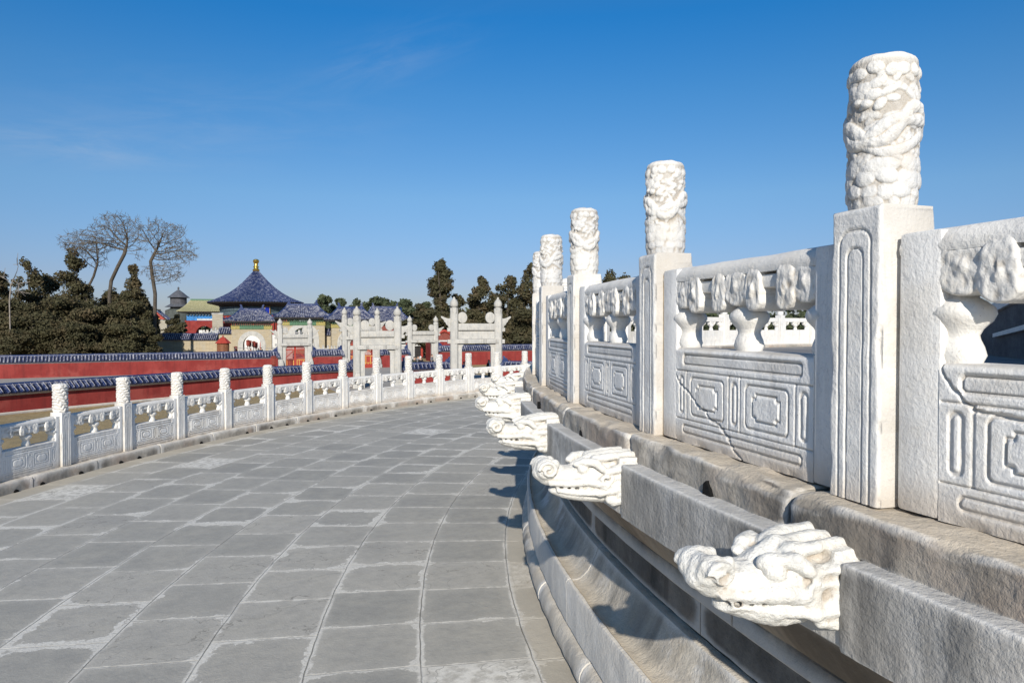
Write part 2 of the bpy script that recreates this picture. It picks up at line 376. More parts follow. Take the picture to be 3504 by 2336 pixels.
M['ridge']=mat_tile('ridge_tile',a=(.012,.024,.085),c2=(.022,.042,.135),pale=(.45,.43,.40),amt=.12,scale=1.1,rough=.3)
M['white_edge']=mat_plain('pale_tile_edge',(.40,.39,.40),.6,.3,8)
M['brick']=mat_brick('sandy_brick')
M['brick_grey']=mat_brick('grey_brick',(.42,.38,.30))
M['green_glaze']=mat_plain('green_glaze',(.06,.14,.075),.35,.45,7,.5)
M['yellow_glaze']=mat_plain('yellow_glaze',(.29,.245,.075),.35,.4,7,.5)
M['red_paint']=mat_plain('red_paint',(.33,.045,.030),.5,.2,5,.35)
M['brown_wood']=mat_plain('brown_wood',(.22,.095,.05),.6,.45,12)
M['red_dark']=mat_plain('dark_red_wood',(.20,.055,.04),.6,.35,9)
M['gold']=material('gilded_metal')[0]
_t=NT(M['gold'].node_tree); finish(_t,[n for n in _t.N if n.type=='BSDF_PRINCIPLED'][0],(.72,.50,.12),.28,None,.5,.9)
M['gold_paint']=mat_plain('gold_paint',(.58,.38,.10),.45,.25,8)
M['blue_paint']=mat_plain('blue_paint',(.03,.17,.42),.5,.55,4)
M['plaque']=mat_plain('plaque_blue',(.015,.03,.30),.4,.2,4)
M['teal']=mat_plain('painted_frieze',(.07,.10,.12),.6,.55,3.5)
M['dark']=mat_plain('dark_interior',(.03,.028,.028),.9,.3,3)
M['bark']=mat_plain('grey_bark',(.085,.072,.058),.95,.35,3,.1,.02)
M['bark_dead']=mat_plain('pale_dead_wood',(.24,.215,.19),.95,.3,3,.1,.02)
M['twig']=mat_plain('bare_twigs',(.125,.105,.080),.95,.25,1,.05)
M['leaf']=mat_leaf('cypress_foliage',(.040,.040,.021),(.088,.080,.041),(.100,.075,.042))
M['leaf_far']=mat_leaf('pine_foliage',(.040,.055,.030),(.070,.086,.045),(.085,.090,.052))
M['skin']=mat_plain('skin',(.52,.33,.24),.6,.1,30)
M['hair']=mat_plain('black_hair',(.012,.011,.010),.5,.3,60)
M['cloth_black']=mat_plain('black_cloth',(.018,.018,.020),.9,.3,30)
M['cloth_blue']=mat_plain('blue_cloth',(.03,.06,.26),.9,.3,30)
M['cloth_white']=mat_plain('white_cloth',(.75,.75,.75),.9,.1,30)
M['cloth_olive']=mat_plain('olive_cloth',(.05,.055,.04),.9,.3,30)
M['cloth_grey']=mat_plain('grey_cloth',(.16,.16,.17),.9,.3,30)
M['metal']=mat_plain('grey_metal',(.25,.25,.25),.5,.2,10)
M['flank_shade']=mat_plain('dark_shaded_stone',(.11,.11,.115),.9,.35,2)  # stair flank's deep shade put into a near-black colour
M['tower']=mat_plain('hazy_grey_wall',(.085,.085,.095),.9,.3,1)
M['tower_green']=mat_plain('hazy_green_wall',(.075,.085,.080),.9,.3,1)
M['grey_stone']=mat_plain('pale_stone',(.50,.50,.48),.85,.3,3)  # plain grey stone of caps, bands and cornices
# ---------------------------------------------------------------- the altar: two rings of one circular terrace
RI, RO = 13.11, 18.80                     # post circles
TI0, DTI = 174.31, 4.65                   # inner posts
TO0, DTO = 148.35, 3.15                   # outer posts
ZI, ZO = 1.258, .024                      # foot of the posts
def fz(r): return -.10*(r-13.26)/(18.75-13.26)     # paving falls outwards
def pol(r,a,z=0): return Vector((r*math.cos(R_(a)), r*math.sin(R_(a)), z))

def sweep(prof, a0, a1, step=.5, caps=True, jig=None):
    """profile of (R,z) swept about the altar's axis"""
    mb=MB(); n=max(1,int(round((a1-a0)/step))); P=[]
    for i in range(n+1):
        a=a0+(a1-a0)*i/n
        P.append([pol(r,a,z) for r,z in prof])
    mb.grid(P)
    if caps:
        m=len(prof); mb.f.append(tuple(range(m))); mb.f.append(tuple(n*m+k for k in range(m-1,-1,-1)))
    return mb

# paving ---------------------------------------------------------------
mb=MB(); P=[]
for i in range(361):
    P.append([pol(r,i,fz(r)) for r in (13.0,14.5,16,17.5,18.9)])
mb.grid(P); f=obj('terrace_paving',fixn(mb.mesh('terrace_paving')),M['floor']); tag(f,kind='structure')
mb=MB(); ring=[pol(13.12,i,1.165) for i in range(0,360,3)]; mb.add(ring,[tuple(range(120))])
f=obj('upper_paving',mb.mesh('upper_paving'),M['upper']); tag(f,kind='structure')

# inner terrace wall ----------------------------------------------------
A0,A1=130.,196.
T=thing('altar_terrace','stepped grey marble base of the upper terrace, from which the spouts jut out','terrace wall',(0,0,0))
def course(name,prof,mat,a0=A0,a1=A1,seg=2,step=.5,smooth=True,noise=.0,seed=0):
    mb=sweep(prof,a0,a1,step); me=fixn(mb.mesh(name))
    if noise: roughen(me,noise,9,seed,5)
    me.polygons.foreach_set('use_smooth',[True]*len(me.polygons)); me.set_sharp_from_angle(angle=R_(40))
    return obj(name,me,mat,T)
def arcp(c,r,a0,a1,n): return [(c[0]+r*math.cos(R_(a0+(a1-a0)*i/n)), c[1]+r*math.sin(R_(a0+(a1-a0)*i/n))) for i in range(n+1)]
# rounded foot moulding in lengths
a=A0; k=0
while a<A1:
    w=rnd.uniform(4.,6.5); b=min(A1,a+w)
    course('foot_moulding',[(13.05,-.03)]+arcp((13.185,.070),.080,-75,95,9)+[(13.05,.145)],M['step'],a+.03,b-.03,noise=.010,seed=k,step=.15); a=b; k+=1
# step with its hollow top
a=A0; k=0
while a<A1:
    w=rnd.uniform(5,8); b=min(A1,a+w)
    prof=[(12.9,.147),(13.205,.147),(13.222,.16),(13.225,.365),(13.218,.378),(13.205,.382),(13.196,.374),(13.188,.374)]
    prof+= [(13.188-.125*t, .374+.156*t**2.3) for t in (.15,.3,.45,.6,.72,.82,.91,1.)]
    prof+= [(13.05,.533),(12.9,.533)]
    course('hollow_step',prof,M['step'],a+.02,b-.02,noise=.007,seed=20+k,step=.15); a=b; k+=1
# waist and the reversed moulding under the slab
a=A0; k=0
while a<A1:
    w=rnd.uniform(4,7); b=min(A1,a+w)
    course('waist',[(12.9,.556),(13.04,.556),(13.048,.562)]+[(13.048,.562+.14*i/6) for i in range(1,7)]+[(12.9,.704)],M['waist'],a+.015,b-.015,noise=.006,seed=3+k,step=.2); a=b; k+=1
a=A0; k=0
while a<A1:
    w=rnd.uniform(6,9); b=min(A1,a+w)
    prof=[(12.9,.702),(13.082,.702),(13.092,.712),(13.092,.765),(13.086,.772)]+[(13.086+.16*t,.775+.19*t**1.6) for t in (.15,.3,.5,.7,.85,1.)]+[(13.24,.979),(12.9,.979)]
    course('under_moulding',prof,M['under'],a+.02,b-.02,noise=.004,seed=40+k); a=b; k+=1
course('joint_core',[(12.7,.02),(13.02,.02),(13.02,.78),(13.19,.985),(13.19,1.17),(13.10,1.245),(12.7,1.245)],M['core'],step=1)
course('slab_lip',[(12.9,.982),(13.312,.982),(13.318,.988),(13.318,1.022),(13.31,1.026),(12.9,1.026)],M['slab'],150,184,noise=.003,seed=9,step=.2)
# slabs between the spouts, and kerb stones above
HEADS=[TI0-DTI*i for i in range(-3,13)]
def rblock(name,r0,r1,z0,z1,a0,a1,bev,mat,seed,amp,freq=9,step=.1):
    if a1<150 or a0>184: step=.4
    n=max(2,int((a1-a0)/step)); b=bev
    prof=[(r0,z0),(r1-b*.5,z0),(r1-b*.13,z0+b*.13),(r1,z0+b*.5)]
    nz=10 if step<.2 else 4
    prof+=[(r1,z0+b*.5+(z1-z0-b*1.5)*i/nz) for i in range(1,nz+1)]
    prof+=[(r1-b*.29,z1-b*.29),(r1-b,z1)]+[(r1-b-(r1-b-r0)*(i/10)**1.8,z1) for i in range(1,11)]
    zc=(z0+z1)/2; da=math.degrees(b*1.3/13); mb=MB(); P=[]
    st=[(a0,1.),(a0+da*.3,.45),(a0+da,0)]+[(a0+da+(a1-a0-2*da)*i/n,0) for i in range(1,n)]+[(a1-da,0),(a1-da*.3,.45),(a1,1.)]
    for an,q in st: P.append([pol(r-(b*q if r>r0+.01 else 0),an,z-(z-zc)/max(1e-6,(z1-z0)/2)*b*q*.8) for r,z in prof])
    mb.grid(P); mm_=len(prof); mb.f.append(tuple(range(mm_))); mb.f.append(tuple((len(P)-1)*mm_+k for k in range(mm_-1,-1,-1))); me=fixn(mb.mesh(name))
    roughen(me,amp,freq,seed,5)
    if name=='kerb_stone':
        n=len(me.vertices); co=np.empty(n*3); me.vertices.foreach_get('co',co); co=co.reshape(-1,3); rr_=np.hypot(co[:,0],co[:,1])
        e=np.clip(1-np.abs(co[:,2]-z1)/.03,0,1)*np.clip((rr_-(r1-.05))/.05,0,1); ch=np.clip(fbm(co[:,0]*7,co[:,1]*7,co[:,2]*7,4,seed+9)*1.6,0,1)*e*.035
        f_=1-ch/rr_; co[:,0]*=f_; co[:,1]*=f_; co[:,2]-=ch*.5; me.vertices.foreach_set('co',co.ravel()); me.update()
    me.polygons.foreach_set('use_smooth',[True]*len(me.polygons)); me.set_sharp_from_angle(angle=R_(50))
    return me
for i in range(len(HEADS)-1):
    a1=HEADS[i]-.42; a0=HEADS[i+1]+.42
    if a0<A0: break
    obj('slab',rblock('slab',12.9,13.325,.980,1.165,a0,a1,.0075,M['slab'],i,.0032,16),M['slab'],T)
a=A1; k=0
mats=[M['curb']]
while a>A0:
    w=rnd.uniform(3.6,5.2); b=a-w
    if abs(a-174.3)<60:
        o=obj('kerb_stone',rblock('kerb_stone',12.95,13.262+rnd.uniform(-.008,.008),1.160,1.256,b+.05,a-.05,rnd.uniform(.008,.014),M['curb'],60+k,.012,15),M['curb'],T)
        h=MB(); ah=b+w*rnd.uniform(.3,.7); Mx=Matrix.Translation(pol(13.256,ah,1.172))@Matrix.Rotation(R_(ah),4,'Z')
        h.prism([(-.022,-.012),(.024,-.012),(.016,.014),(-.002,.034),(-.016,.024)],-.02,.012,'x',Mx)
        obj('drain_hole',fixn(h.mesh('drain_hole')),M['hole'],o)
    a=b; k+=1

def grime_shade(me,vals):
    a=me.attributes.new('grime_shade','FLOAT','POINT'); v=np.zeros(len(me.vertices),np.float32); vals=np.asarray(vals,np.float32).ravel(); v[:len(vals)]=vals[:len(v)]; a.data.foreach_set('value',v); return me  # per-vertex darkening of low relief, crevice grime and painted shade together
# ---------------------------------------------------------------- carved relief helpers
def rr(u,w,cu,cw,hu,hw,r):
    """signed distance to a rounded rectangle"""
    qx=np.abs(u-cu)-hu+r; qy=np.abs(w-cw)-hw+r
    return np.hypot(np.maximum(qx,0),np.maximum(qy,0))+np.minimum(np.maximum(qx,qy),0)-r
def cut(d,w): return np.sqrt(np.clip(1-(d/w)**2,0,1))
def slab_from_relief(name,u,w,hf,hb,tx):
    """closed block: front relief hf at +x, back relief hb at -x; u across (y), w up (z)"""
    nu,nw=len(u),len(w); U,W=np.meshgrid(u,w,indexing='ij')
    F=np.stack([tx+hf,U,W],-1).reshape(-1,3); B=np.stack([-tx-hb,U,W],-1).reshape(-1,3)
    V=np.concatenate([F,B]); idx=np.arange(nu*nw).reshape(nu,nw); o=nu*nw
    f=[]
    a=idx[:-1,:-1].ravel();b=idx[1:,:-1].ravel();c=idx[1:,1:].ravel();d=idx[:-1,1:].ravel()
    f+=list(zip(a,b,c,d)); f+=list(zip(d+o,c+o,b+o,a+o))
    per=list(idx[:,0])+list(idx[-1,1:])+list(idx[-2::-1,-1])+list(idx[0,-2:0:-1])
    for i in range(len(per)):
        p=per[i];q=per[(i+1)%len(per)]; f.append((p,p+o,q+o,q))
    me=bpy.data.meshes.new(name); me.from_pydata(V.tolist(),[],[tuple(int(k) for k in q) for q in f]); fixn(me)
    bl=lambda h: h-np.percentile(h,60)
    grime_shade(me,np.concatenate([np.clip(-bl(hf)/.0055-.15,0,1).ravel(),np.clip(-bl(hb)/.0055-.15,0,1).ravel()])*.62)
    me.polygons.foreach_set('use_smooth',[True]*len(me.polygons)); me.set_sharp_from_angle(angle=R_(60)); me.update(); return me
def round_edges(u,w,u0,u1,w0,w1,r,chip=0,seed=0):
    d=np.minimum(np.minimum(u-u0,u1-u),np.minimum(w-w0,w1-w))
    if chip: d=d-chip*np.clip(fbm(u*14,w*14,0,3,seed),0,1)
    d=np.clip(d,0,r); return -(r-np.sqrt(np.maximum(r*r-(r-d)**2,0)))

PS,PH=.150,.653                            # post width, height of the square shaft
def make_post_shaft(nu,nw,seed,H=PH,S_=PS):
    u=np.linspace(-S_/2,S_/2,nu); w=np.linspace(0,H,nw); U,Wd=np.meshgrid(u,w,indexing='ij')
    def face(sd):
        h=round_edges(U,Wd,-S_/2,S_/2,-.05,H,.009,.012,sd)
        h=h-.0042*cut(rr(U,Wd,0,.28,.046,.325,.034),.0036)-.0042*cut(rr(U,Wd,0,.26,.024,.305,.022),.0034)
        h=h-.002*(rr(U,Wd,0,.26,.024,.305,.024)<0)
        return h+fbm(U*22,Wd*22,sd,3,sd)*.0016
    me=slab_from_relief('shaft',u,w,face(seed),face(seed+5),S_/2)
    return me
def drum_mesh(r0,z0,z1,nt,nz,relief,dome=.022,foot=.93):
    """carved cylinder: relief(theta,t) in metres"""
    th=np.linspace(0,2*PI,nt,endpoint=False); z=np.linspace(0,1,nz); T_,Z=np.meshgrid(th,z,indexing='ij')
    H=z1-z0; rad=r0*(foot+(1-foot)*np.clip(Z/.08,0,1)); rel=relief(T_,Z)
    R=rad+rel; zz=z0+Z*(H-dome)
    # rounded top
    top=[(.985,.28),(.93,.55),(.83,.78),(.68,.9),(.5,.96),(.28,.99),(.06,1.)]
    V=[];F=[]
    n=nz+len(top)
    for i in range(nt):
        c,s=math.cos(th[i]),math.sin(th[i])
        for j in range(nz): V.append((R[i,j]*c,R[i,j]*s,zz[i,j]))
        for q,hq in top:
            r=R[i,-1]*q; zb=z0+H-dome+dome*hq+.0035*math.sin(5*th[i]+q*9)*(1-q)*2
            V.append((r*c,r*s,zb))
    gr=np.zeros((nt,n),np.float32); lo=np.percentile(rel,[4,45]); gr[:,:nz]=np.clip((lo[1]-rel)/(lo[1]-lo[0]),0,1)**1.3; gr[:,nz]=gr[:,nz-1]*.4
    for i in range(nt):
        k=(i+1)%nt
        for j in range(n-1): F.append((i*n+j,k*n+j,k*n+j+1,i*n+j+1))
    F.append(tuple(i*n+n-1 for i in range(nt))); F.append(tuple(i*n for i in range(nt-1,-1,-1)))
    me=bpy.data.meshes.new('drum'); me.from_pydata(V,[],F); fixn(me); grime_shade(me,gr*.8)
    me.polygons.foreach_set('use_smooth',[True]*len(me.polygons)); me.update(); return me
def dragon_relief(seed,r0=.073,H=.345):
    rg=random.Random(seed); bumps=[]
    # rows of cloud bosses below
    for (t,n,ra,rb,h,off) in ((.045,17,.0135,.018,.005,.0),(.115,11,.024,.022,.007,.5),(.205,9,.030,.026,.0085,.2),(.30,10,.028,.022,.0075,.65)):
        for k in range(n):
            a=2*PI*(k+off+rg.uniform(-.22,.22))/n; bumps.append((a,t+rg.uniform(-.014,.014),ra*rg.uniform(.8,1.25),rb*rg.uniform(.8,1.15),h*rg.uniform(.7,1.2),rg.uniform(-.4,.4)))
    # small clouds and claws above
    for k in range(175):
        e_=rg.uniform(.006,.011); bumps.append((rg.uniform(0,2*PI),rg.uniform(.34,.92),e_*rg.uniform(1,3.2),e_,rg.uniform(.003,.0065),rg.uniform(-1.3,1.3)))
    # ring of clouds under the top
    for k in range(13):
        bumps.append((2*PI*(k+rg.uniform(-.3,.3))/13,.94+rg.uniform(-.02,.02),rg.uniform(.016,.026),.016,.008,rg.uniform(-.5,.5)))
    # the dragon's head with eye, snout and mane, at two places
    for a0 in (.22+rg.uniform(-.1,.1),3.5):
        for (da,dt,ra,rb,h,ro) in ((0,.80,.030,.022,.010,.4),(.34,.77,.020,.016,.013,.2),(-.10,.735,.012,.011,.016,0),(.16,.72,.015,.014,.014,0),(-.36,.83,.025,.014,.009,-.5),(.5,.85,.022,.013,.008,.7),(.55,.70,.018,.012,.010,.9)):
            bumps.append((a0+da,dt,ra,rb,h,ro))
    bumps=np.array(bumps)
    def rel(T_,Z):
        out=np.zeros_like(T_)
        for a,t,ra,rb,h,ro in bumps:
            dx=((T_-a+PI)%(2*PI)-PI)*r0; dz=(Z-t)*H
            x=dx*math.cos(ro)+dz*math.sin(ro); y=-dx*math.sin(ro)+dz*math.cos(ro)
            q=1-(x/ra)**2-(y/rb)**2
            # undercut below, soft above
            b=np.where(q>0,.70*h*np.sqrt(np.clip(q,0,1))*(1-.3*np.clip(dz/rb,-1,1)),0)
            out=np.maximum(out,b)
        # the coiling body: two sinuous ridges
        for ph,sl in ((0.,1),(PI,1)):
            aa=T_+ph
            for wv in range(1):
                zc=.55+.085*np.sin(2*aa+seed)+.045*np.sin(3*aa+1.3+seed)
                slope=np.sqrt(1+((.085*2*np.cos(2*aa+seed)+.135*np.cos(3*aa+1.3+seed))*H/r0)**2)
                d=np.abs(Z-zc)*H/slope; w=.0165
                b=np.where(d<w,.0115*np.sqrt(np.clip(1-(d/w)**2,0,1)),0)
                scal=.0009*np.sin(aa*r0/.006*2)*np.sin(d/.004)
                out=np.maximum(out,b+np.where(d<w,scal,0))
                zc2=.44+.07*np.sin(2*aa+2.2+seed*1.7); d2=np.abs(Z-zc2)*H/1.3
                out=np.maximum(out,np.where(d2<.011,.0068*np.sqrt(np.clip(1-(d2/.011)**2,0,1)),0)*(np.sin(aa+seed)>-.2))
        out=out-.0025+fbm(np.cos(T_)*9,np.sin(T_)*9,Z*26,3,seed)*.0016
        return out*np.clip(.35+Z*14,0,1)
    return rel
def cloud_band_relief(seed,r0=.075,H=.33,rows=8):
    rg=random.Random(seed); ph=[rg.uniform(0,6.28) for _ in range(40)]
    def rel(T_,Z):
        out=np.zeros_like(T_)
        zw=Z*rows+.28*np.sin(3*T_+ph[0])*np.sin(Z*9+ph[1])+.20*np.sin(5*T_+ph[2]+Z*14)+.12*np.sin(9*T_+Z*21+ph[3])
        s=np.abs(np.sin(zw*PI)); out=.0165*np.sqrt(np.clip(s,0,1))
        out=out+.003*np.sin(7*T_+np.floor(zw)*2.1+ph[4])
        return out-.009+fbm(np.cos(T_)*8,np.sin(T_)*8,Z*20,3,seed)*.0018
    return rel

CARVE={}
def panel_face(U,Wd,Lc,sd,worn=0.):
    h=0*U
    k=.0047*(1-worn); w=.0050; inn=(np.abs(U)<Lc/2)
    h=h-k*cut(rr(U,Wd,0,.279,Lc/2-.045,.017,.012),w)-.003*(rr(U,Wd,0,.279,Lc/2-.045,.017,.012)<0)
    h=h-k*cut(rr(U,Wd,0,.046,Lc/2-.045,.013,.012),w)
    h=h-inn*(k*.8*cut(Wd-.241,.0036)+k*.8*cut(Wd-.079,.0036))
    q=Lc/2
    for x in (-q*.80,-q*.085,q*.085,q*.80): h=h-k*.6*np.where((Wd>.079)&(Wd<.241),cut(U-x,.005),0)
    for c in (-q*.44,q*.44):
        d=rr(U,Wd,c,.16,q*.275,.062,.016); h=h-k*cut(d,w)
        d2=rr(U,Wd,c,.16,q*.175,.037,.012)
        d2=np.maximum(d2,-rr(np.abs(U-c),np.abs(Wd-.16),q*.175,.037,.016,.012,.004)) # notched corners
        h=h-k*cut(d2,w)+.002*(d2<0)
    for c in (-q*.90,0.,q*.90):
        h=h-k*.9*cut(rr(U,Wd,c,.16,q*.034,.060,q*.034),.007)
    return h
LI=2*RI*math.sin(R_(DTI/2))-PS-.008; LWS=1.
LO=2*RO*math.sin(R_(DTO/2))-PS-.008
def make_panel_parts(L,nu,nw,seed,hi=True,worn=0.,crack=None):
    """solid lower slab with two stiles (one stone), rail, lotus leaves and vases"""
    st=.100 if hi else .062; Lc=L-2*st; parts={}
    hs=.318
    u=np.linspace(-Lc/2-.001,Lc/2+.001,nu); w=np.linspace(0,hs,nw); U,Wd=np.meshgrid(u,w,indexing='ij')
    def face(sd):
        h=panel_face(U,Wd,Lc,sd,worn)
        h=h+np.where(np.abs(U)<Lc/2,round_edges(U*0,Wd,-1,1,-1,hs,.016,.010,sd),0)
        h=h+fbm(U*5,Wd*5,sd*.7,2,sd)*.0030+fbm(U*38,Wd*38,sd*.3,3,sd)*.0011
        if crack:
            ds=np.full_like(U,9.); jx=U+fbm(U*30,Wd*30,1.,3,sd)*.012; jz=Wd+fbm(U*30,Wd*30,7.,3,sd)*.012
            for (ax,az),(bx,bz) in zip(crack[:-1],crack[1:]):
                L2=(bx-ax)**2+(bz-az)**2; tt=np.clip(((jx-ax)*(bx-ax)+(jz-az)*(bz-az))/L2,0,1); ds=np.minimum(ds,np.hypot(jx-ax-tt*(bx-ax),jz-az-tt*(bz-az)))
            h=h-.006*cut(ds,.0052)
        # chipped foot
        h=h-.010*np.clip(1-(Wd/.02),0,1)*np.clip(fbm(U*11,0*U,sd,3,sd+3)+.2,0,1)
        return h
    parts['slab']=slab_from_relief('carved_slab',u,w,face(seed),face(seed+9),.0505)
    # stiles
    parts['stile']=[]
    for s in (-1,1):
        a,b=(L/2-st,L/2) if s>0 else (-L/2,-L/2+st)
        m=MB(); m.box(-.0512,.0512,a,b,0,.588); me=m.mesh('stile',bevel=.011 if hi else .008); parts['stile'].append(me)
    # rail: rounded top bar, with a thin moulding under it
    prof=[]
    for i in range(13):
        t=PI*(i/12)*1.18-PI*.09
        prof.append((.050*math.cos(t),.553+.040*math.sin(t)))
    m=MB(); P=[]
    ny=24 if hi else 8
    for i in range(ny+1):
        y=-L/2+L*i/ny; P.append([Vector((a,y,b)) for a,b in prof]+[Vector((prof[0][0],y,prof[0][1]))])
    m.grid(P); m.f.append(tuple(range(13))); m.f.append(tuple(ny*14+k for k in range(13)))
    me=fixn(m.mesh('rail')); 
    if hi: roughen(me,.003,8,seed,3)
    me.polygons.foreach_set('use_smooth',[True]*len(me.polygons)); me.set_sharp_from_angle(angle=R_(40)); parts['rail']=me
    m=MB(); m.box(-.043,.043,-Lc/2,Lc/2,.497,.536); parts['under_rail']=m.mesh('under_rail',bevel=.012)
    # lotus leaves
    vx=.0042 if hi else .007
    def lotus(lobes,sd):
        m=MB()
        leaf=[(0,.070),(-.020,.064),(-.029,.040),(-.034,.010),(-.038,-.025),(-.036,-.052),(-.022,-.068),(0,-.073),(.022,-.068),(.036,-.052),(.038,-.025),(.034,.010),(.029,.040),(.020,.064)]
        disc=[(.062*math.cos(q*PI/9),.056*math.sin(q*PI/9)-.002) for q in range(18)]
        for kind,y,z,rx in lobes:
            if kind=='leaf': m.prism([(y+a*(1 if hi else 1.08),z+b*(1 if hi else .95)) for a,b in leaf],-rx,rx,'x'); m.ell((0,y,z-.012),(rx+.008,.026,.05),12,10)
            elif kind=='disc': m.prism([(y+a,z+b) for a,b in disc],-rx,rx,'x'); m.ell((0,y,z),(rx+.007,.045,.04),14,10)
            else: m.box(-rx,rx,y-kind,y+kind,.462,.53)
        me=remesh(m,vx,2,'lotus_leaf')
        n=len(me.vertices); co=np.empty(n*3); me.vertices.foreach_get('co',co); co=co.reshape(-1,3)
        no=np.empty(n*3); me.vertex_normals.foreach_get('vector',no); no=no.reshape(-1,3)
        yy=co[:,1]+.005*np.sin(co[:,2]/.013)
        fl=(.0019 if hi else .0018)*(np.abs(np.sin(yy/.0058))-.55)*np.clip(np.sin(co[:,2]/.0125+np.floor(yy/.0236)*1.9)+1.0,.1,1)+fbm(co[:,0]*34,co[:,1]*46,co[:,2]*40,3,sd)*.0050
        side=.0035*(np.abs(np.sin((co[:,2]-.43)/.016))**.4-.7)*(np.abs(no[:,1])>.6)*(co[:,2]<.49)
        co=co+no*(fl*np.clip(np.abs(no[:,0])*1.6-.2,.05,1)+side)[:,None]; grime_shade(me,np.clip(-fl/.0024-.15,0,1)*.85*np.clip(np.abs(no[:,0])*2-.5,0,1)+np.clip(-side/.002,0,1)*.5); zt_=np.clip((co[:,2]-.535)/.045,0,1); co[:,0]*=1-.30*zt_**1.3; co[:,2]=np.minimum(co[:,2],.585)
        me.vertices.foreach_set('co',co.ravel()); me.update(); return me
    c=[('disc',0,.508,.050),('leaf',-.092,.506,.054),('leaf',.092,.506,.054),(.10,0,0,.043)]
    parts['lotus']=[lotus(c,seed)]
    e=Lc/2
    for s in (-1,1):
        parts['lotus'].append(lotus([('disc',s*(e-.040),.508,.049),('leaf',s*(e-.118),.506,.054),(.05,s*(e-.06),0,.043)],seed+s))
    # vases
    vp=[(.043,0),(.051,.017),(.046,.034),(.039,.048),(.037,.057),(.044,.070),(.061,.086),(.068,.100),(.065,.112),(.050,.124),(.036,.132),(.030,.160)]
    parts['vase']=[]
    for y in (0,-e+.002,e-.002):
        m=MB(); m.lathe([(r,hs-.002+z*1.0) for r,z in vp],24 if hi else 12,(0,y,0),sx=.80); me=fixn(m.mesh('vase'))
        if hi: roughen(me,.0012,18,seed,2)
        me.polygons.foreach_set('use_smooth',[True]*len(me.polygons)); me.set_sharp_from_angle(angle=R_(55)); parts['vase'].append(me)
    return parts
def build_panel(parts,label,group,loc,rz):
    t=thing('stone_balustrade',label,'balustrade',loc,rz,group)
    sl=obj('carved_slab',parts['slab'],M['marble_panel'],t); [obj('stile',q,M['marble_panel'],t) for q in parts['stile']]
    r=obj('rail',parts['rail'],M['marble'],t); obj('under_rail',parts['under_rail'],M['marble'],r)
    for q in parts['lotus']: obj('lotus_leaf',q,M['marble'],t)
    for q in parts['vase']: obj('vase',q,M['marble'],t)
    return t
ORD=['first','second','third','fourth','fifth','sixth','seventh','eighth','ninth','tenth','eleventh','twelfth','thirteenth','fourteenth','fifteenth']
# ---- inner ring
shafts=[make_post_shaft(64,170,3),make_post_shaft(30,110,8)]
drums=[drum_mesh(.0725,.650,.991,300,220,dragon_relief(4)),drum_mesh(.0705,.650,.991,150,110,dragon_relief(9))]
def post(shaft,drum,label,group,loc,rz,dm='marble_outer',turn=0.):
    t=thing('carved_post',label,'balustrade post',loc,rz,group); t.rotation_euler=(rnd.uniform(-.004,.004),rnd.uniform(-.004,.004),rz+rnd.uniform(-.012,.012))
    obj('shaft',shaft,M['marble_post'],t); obj('drum',drum,M[dm],t,None,(0,0,turn)); return t
GIP='carved posts of the upper balustrade'; GIQ='carved panels of the upper balustrade'
lab=['tallest carved dragon post, nearest on the right, with dragon-coiled drum against the sky',
     'second carved dragon post from the right, behind the whole near carved panel',
     'third carved dragon post from the right on the upper balustrade',
     'fourth carved dragon post from the right on the upper balustrade',
     'farthest slim carved post where the upper balustrade curves out of sight']
inner_posts={}
for i in range(-1,5):
    a=TI0-DTI*i
    if i==-1: continue
    k=0 if i in(0,) else 1
    inner_posts[i]=post(shafts[k],drums[k],lab[i],GIP,pol(RI,a,ZI),R_(a))
    if i==0: inner_posts[i].location+=pol(.0105,a)+Vector((math.sin(R_(a)),-math.cos(R_(a)),0))*.004
    if i>0:
        for q in inner_posts[i].children:
            if q.name.startswith('drum'): q.rotation_euler=(0,0,.25*((i*37)%5-2))
pi1=make_panel_parts(LI,330,120,2,True,0,[(-.42,.275),(-.33,.20),(-.20,.135),(-.06,.075),(.0,.03),(.05,-.01)]); pi2=make_panel_parts(LI,200,86,5,True); pi3=make_panel_parts(LI,330,120,6,True,0,[(-.36,.33),(-.33,.27),(-.28,.235),(-.1,.22)])
labq=['carved marble panel cut off by the right edge, right of the tallest post','whole near carved panel with a slanting crack, left of the tallest post',
      'upper carved panel between the second and third posts from the right','upper carved panel between the third and fourth posts from the right',
      'narrow foreshortened upper panel between the two farthest posts']
for i in range(-1,4):
    a=TI0-DTI*(i+.5); r=RI*math.cos(R_(DTI/2))
    build_panel(pi3 if i==-1 else pi1 if i==0 else pi2,labq[i+1],GIQ,pol(r,a,ZI),R_(a))
# mortar in the gaps beside the posts
for i in range(0,4):
    a=TI0-DTI*i
    for s in (-1,1):
        if i==0 and s==1: continue
        Mx=Matrix.Translation(pol(RI,a,ZI))@Matrix.Rotation(R_(a),4,'Z')
        mm=MB(); mm.box(-.04,.044,s*PS/2-.006,s*PS/2+.006,.0,.57,Mx); obj('joint_mortar',mm.mesh('joint_mortar'),M['mortar'],T)
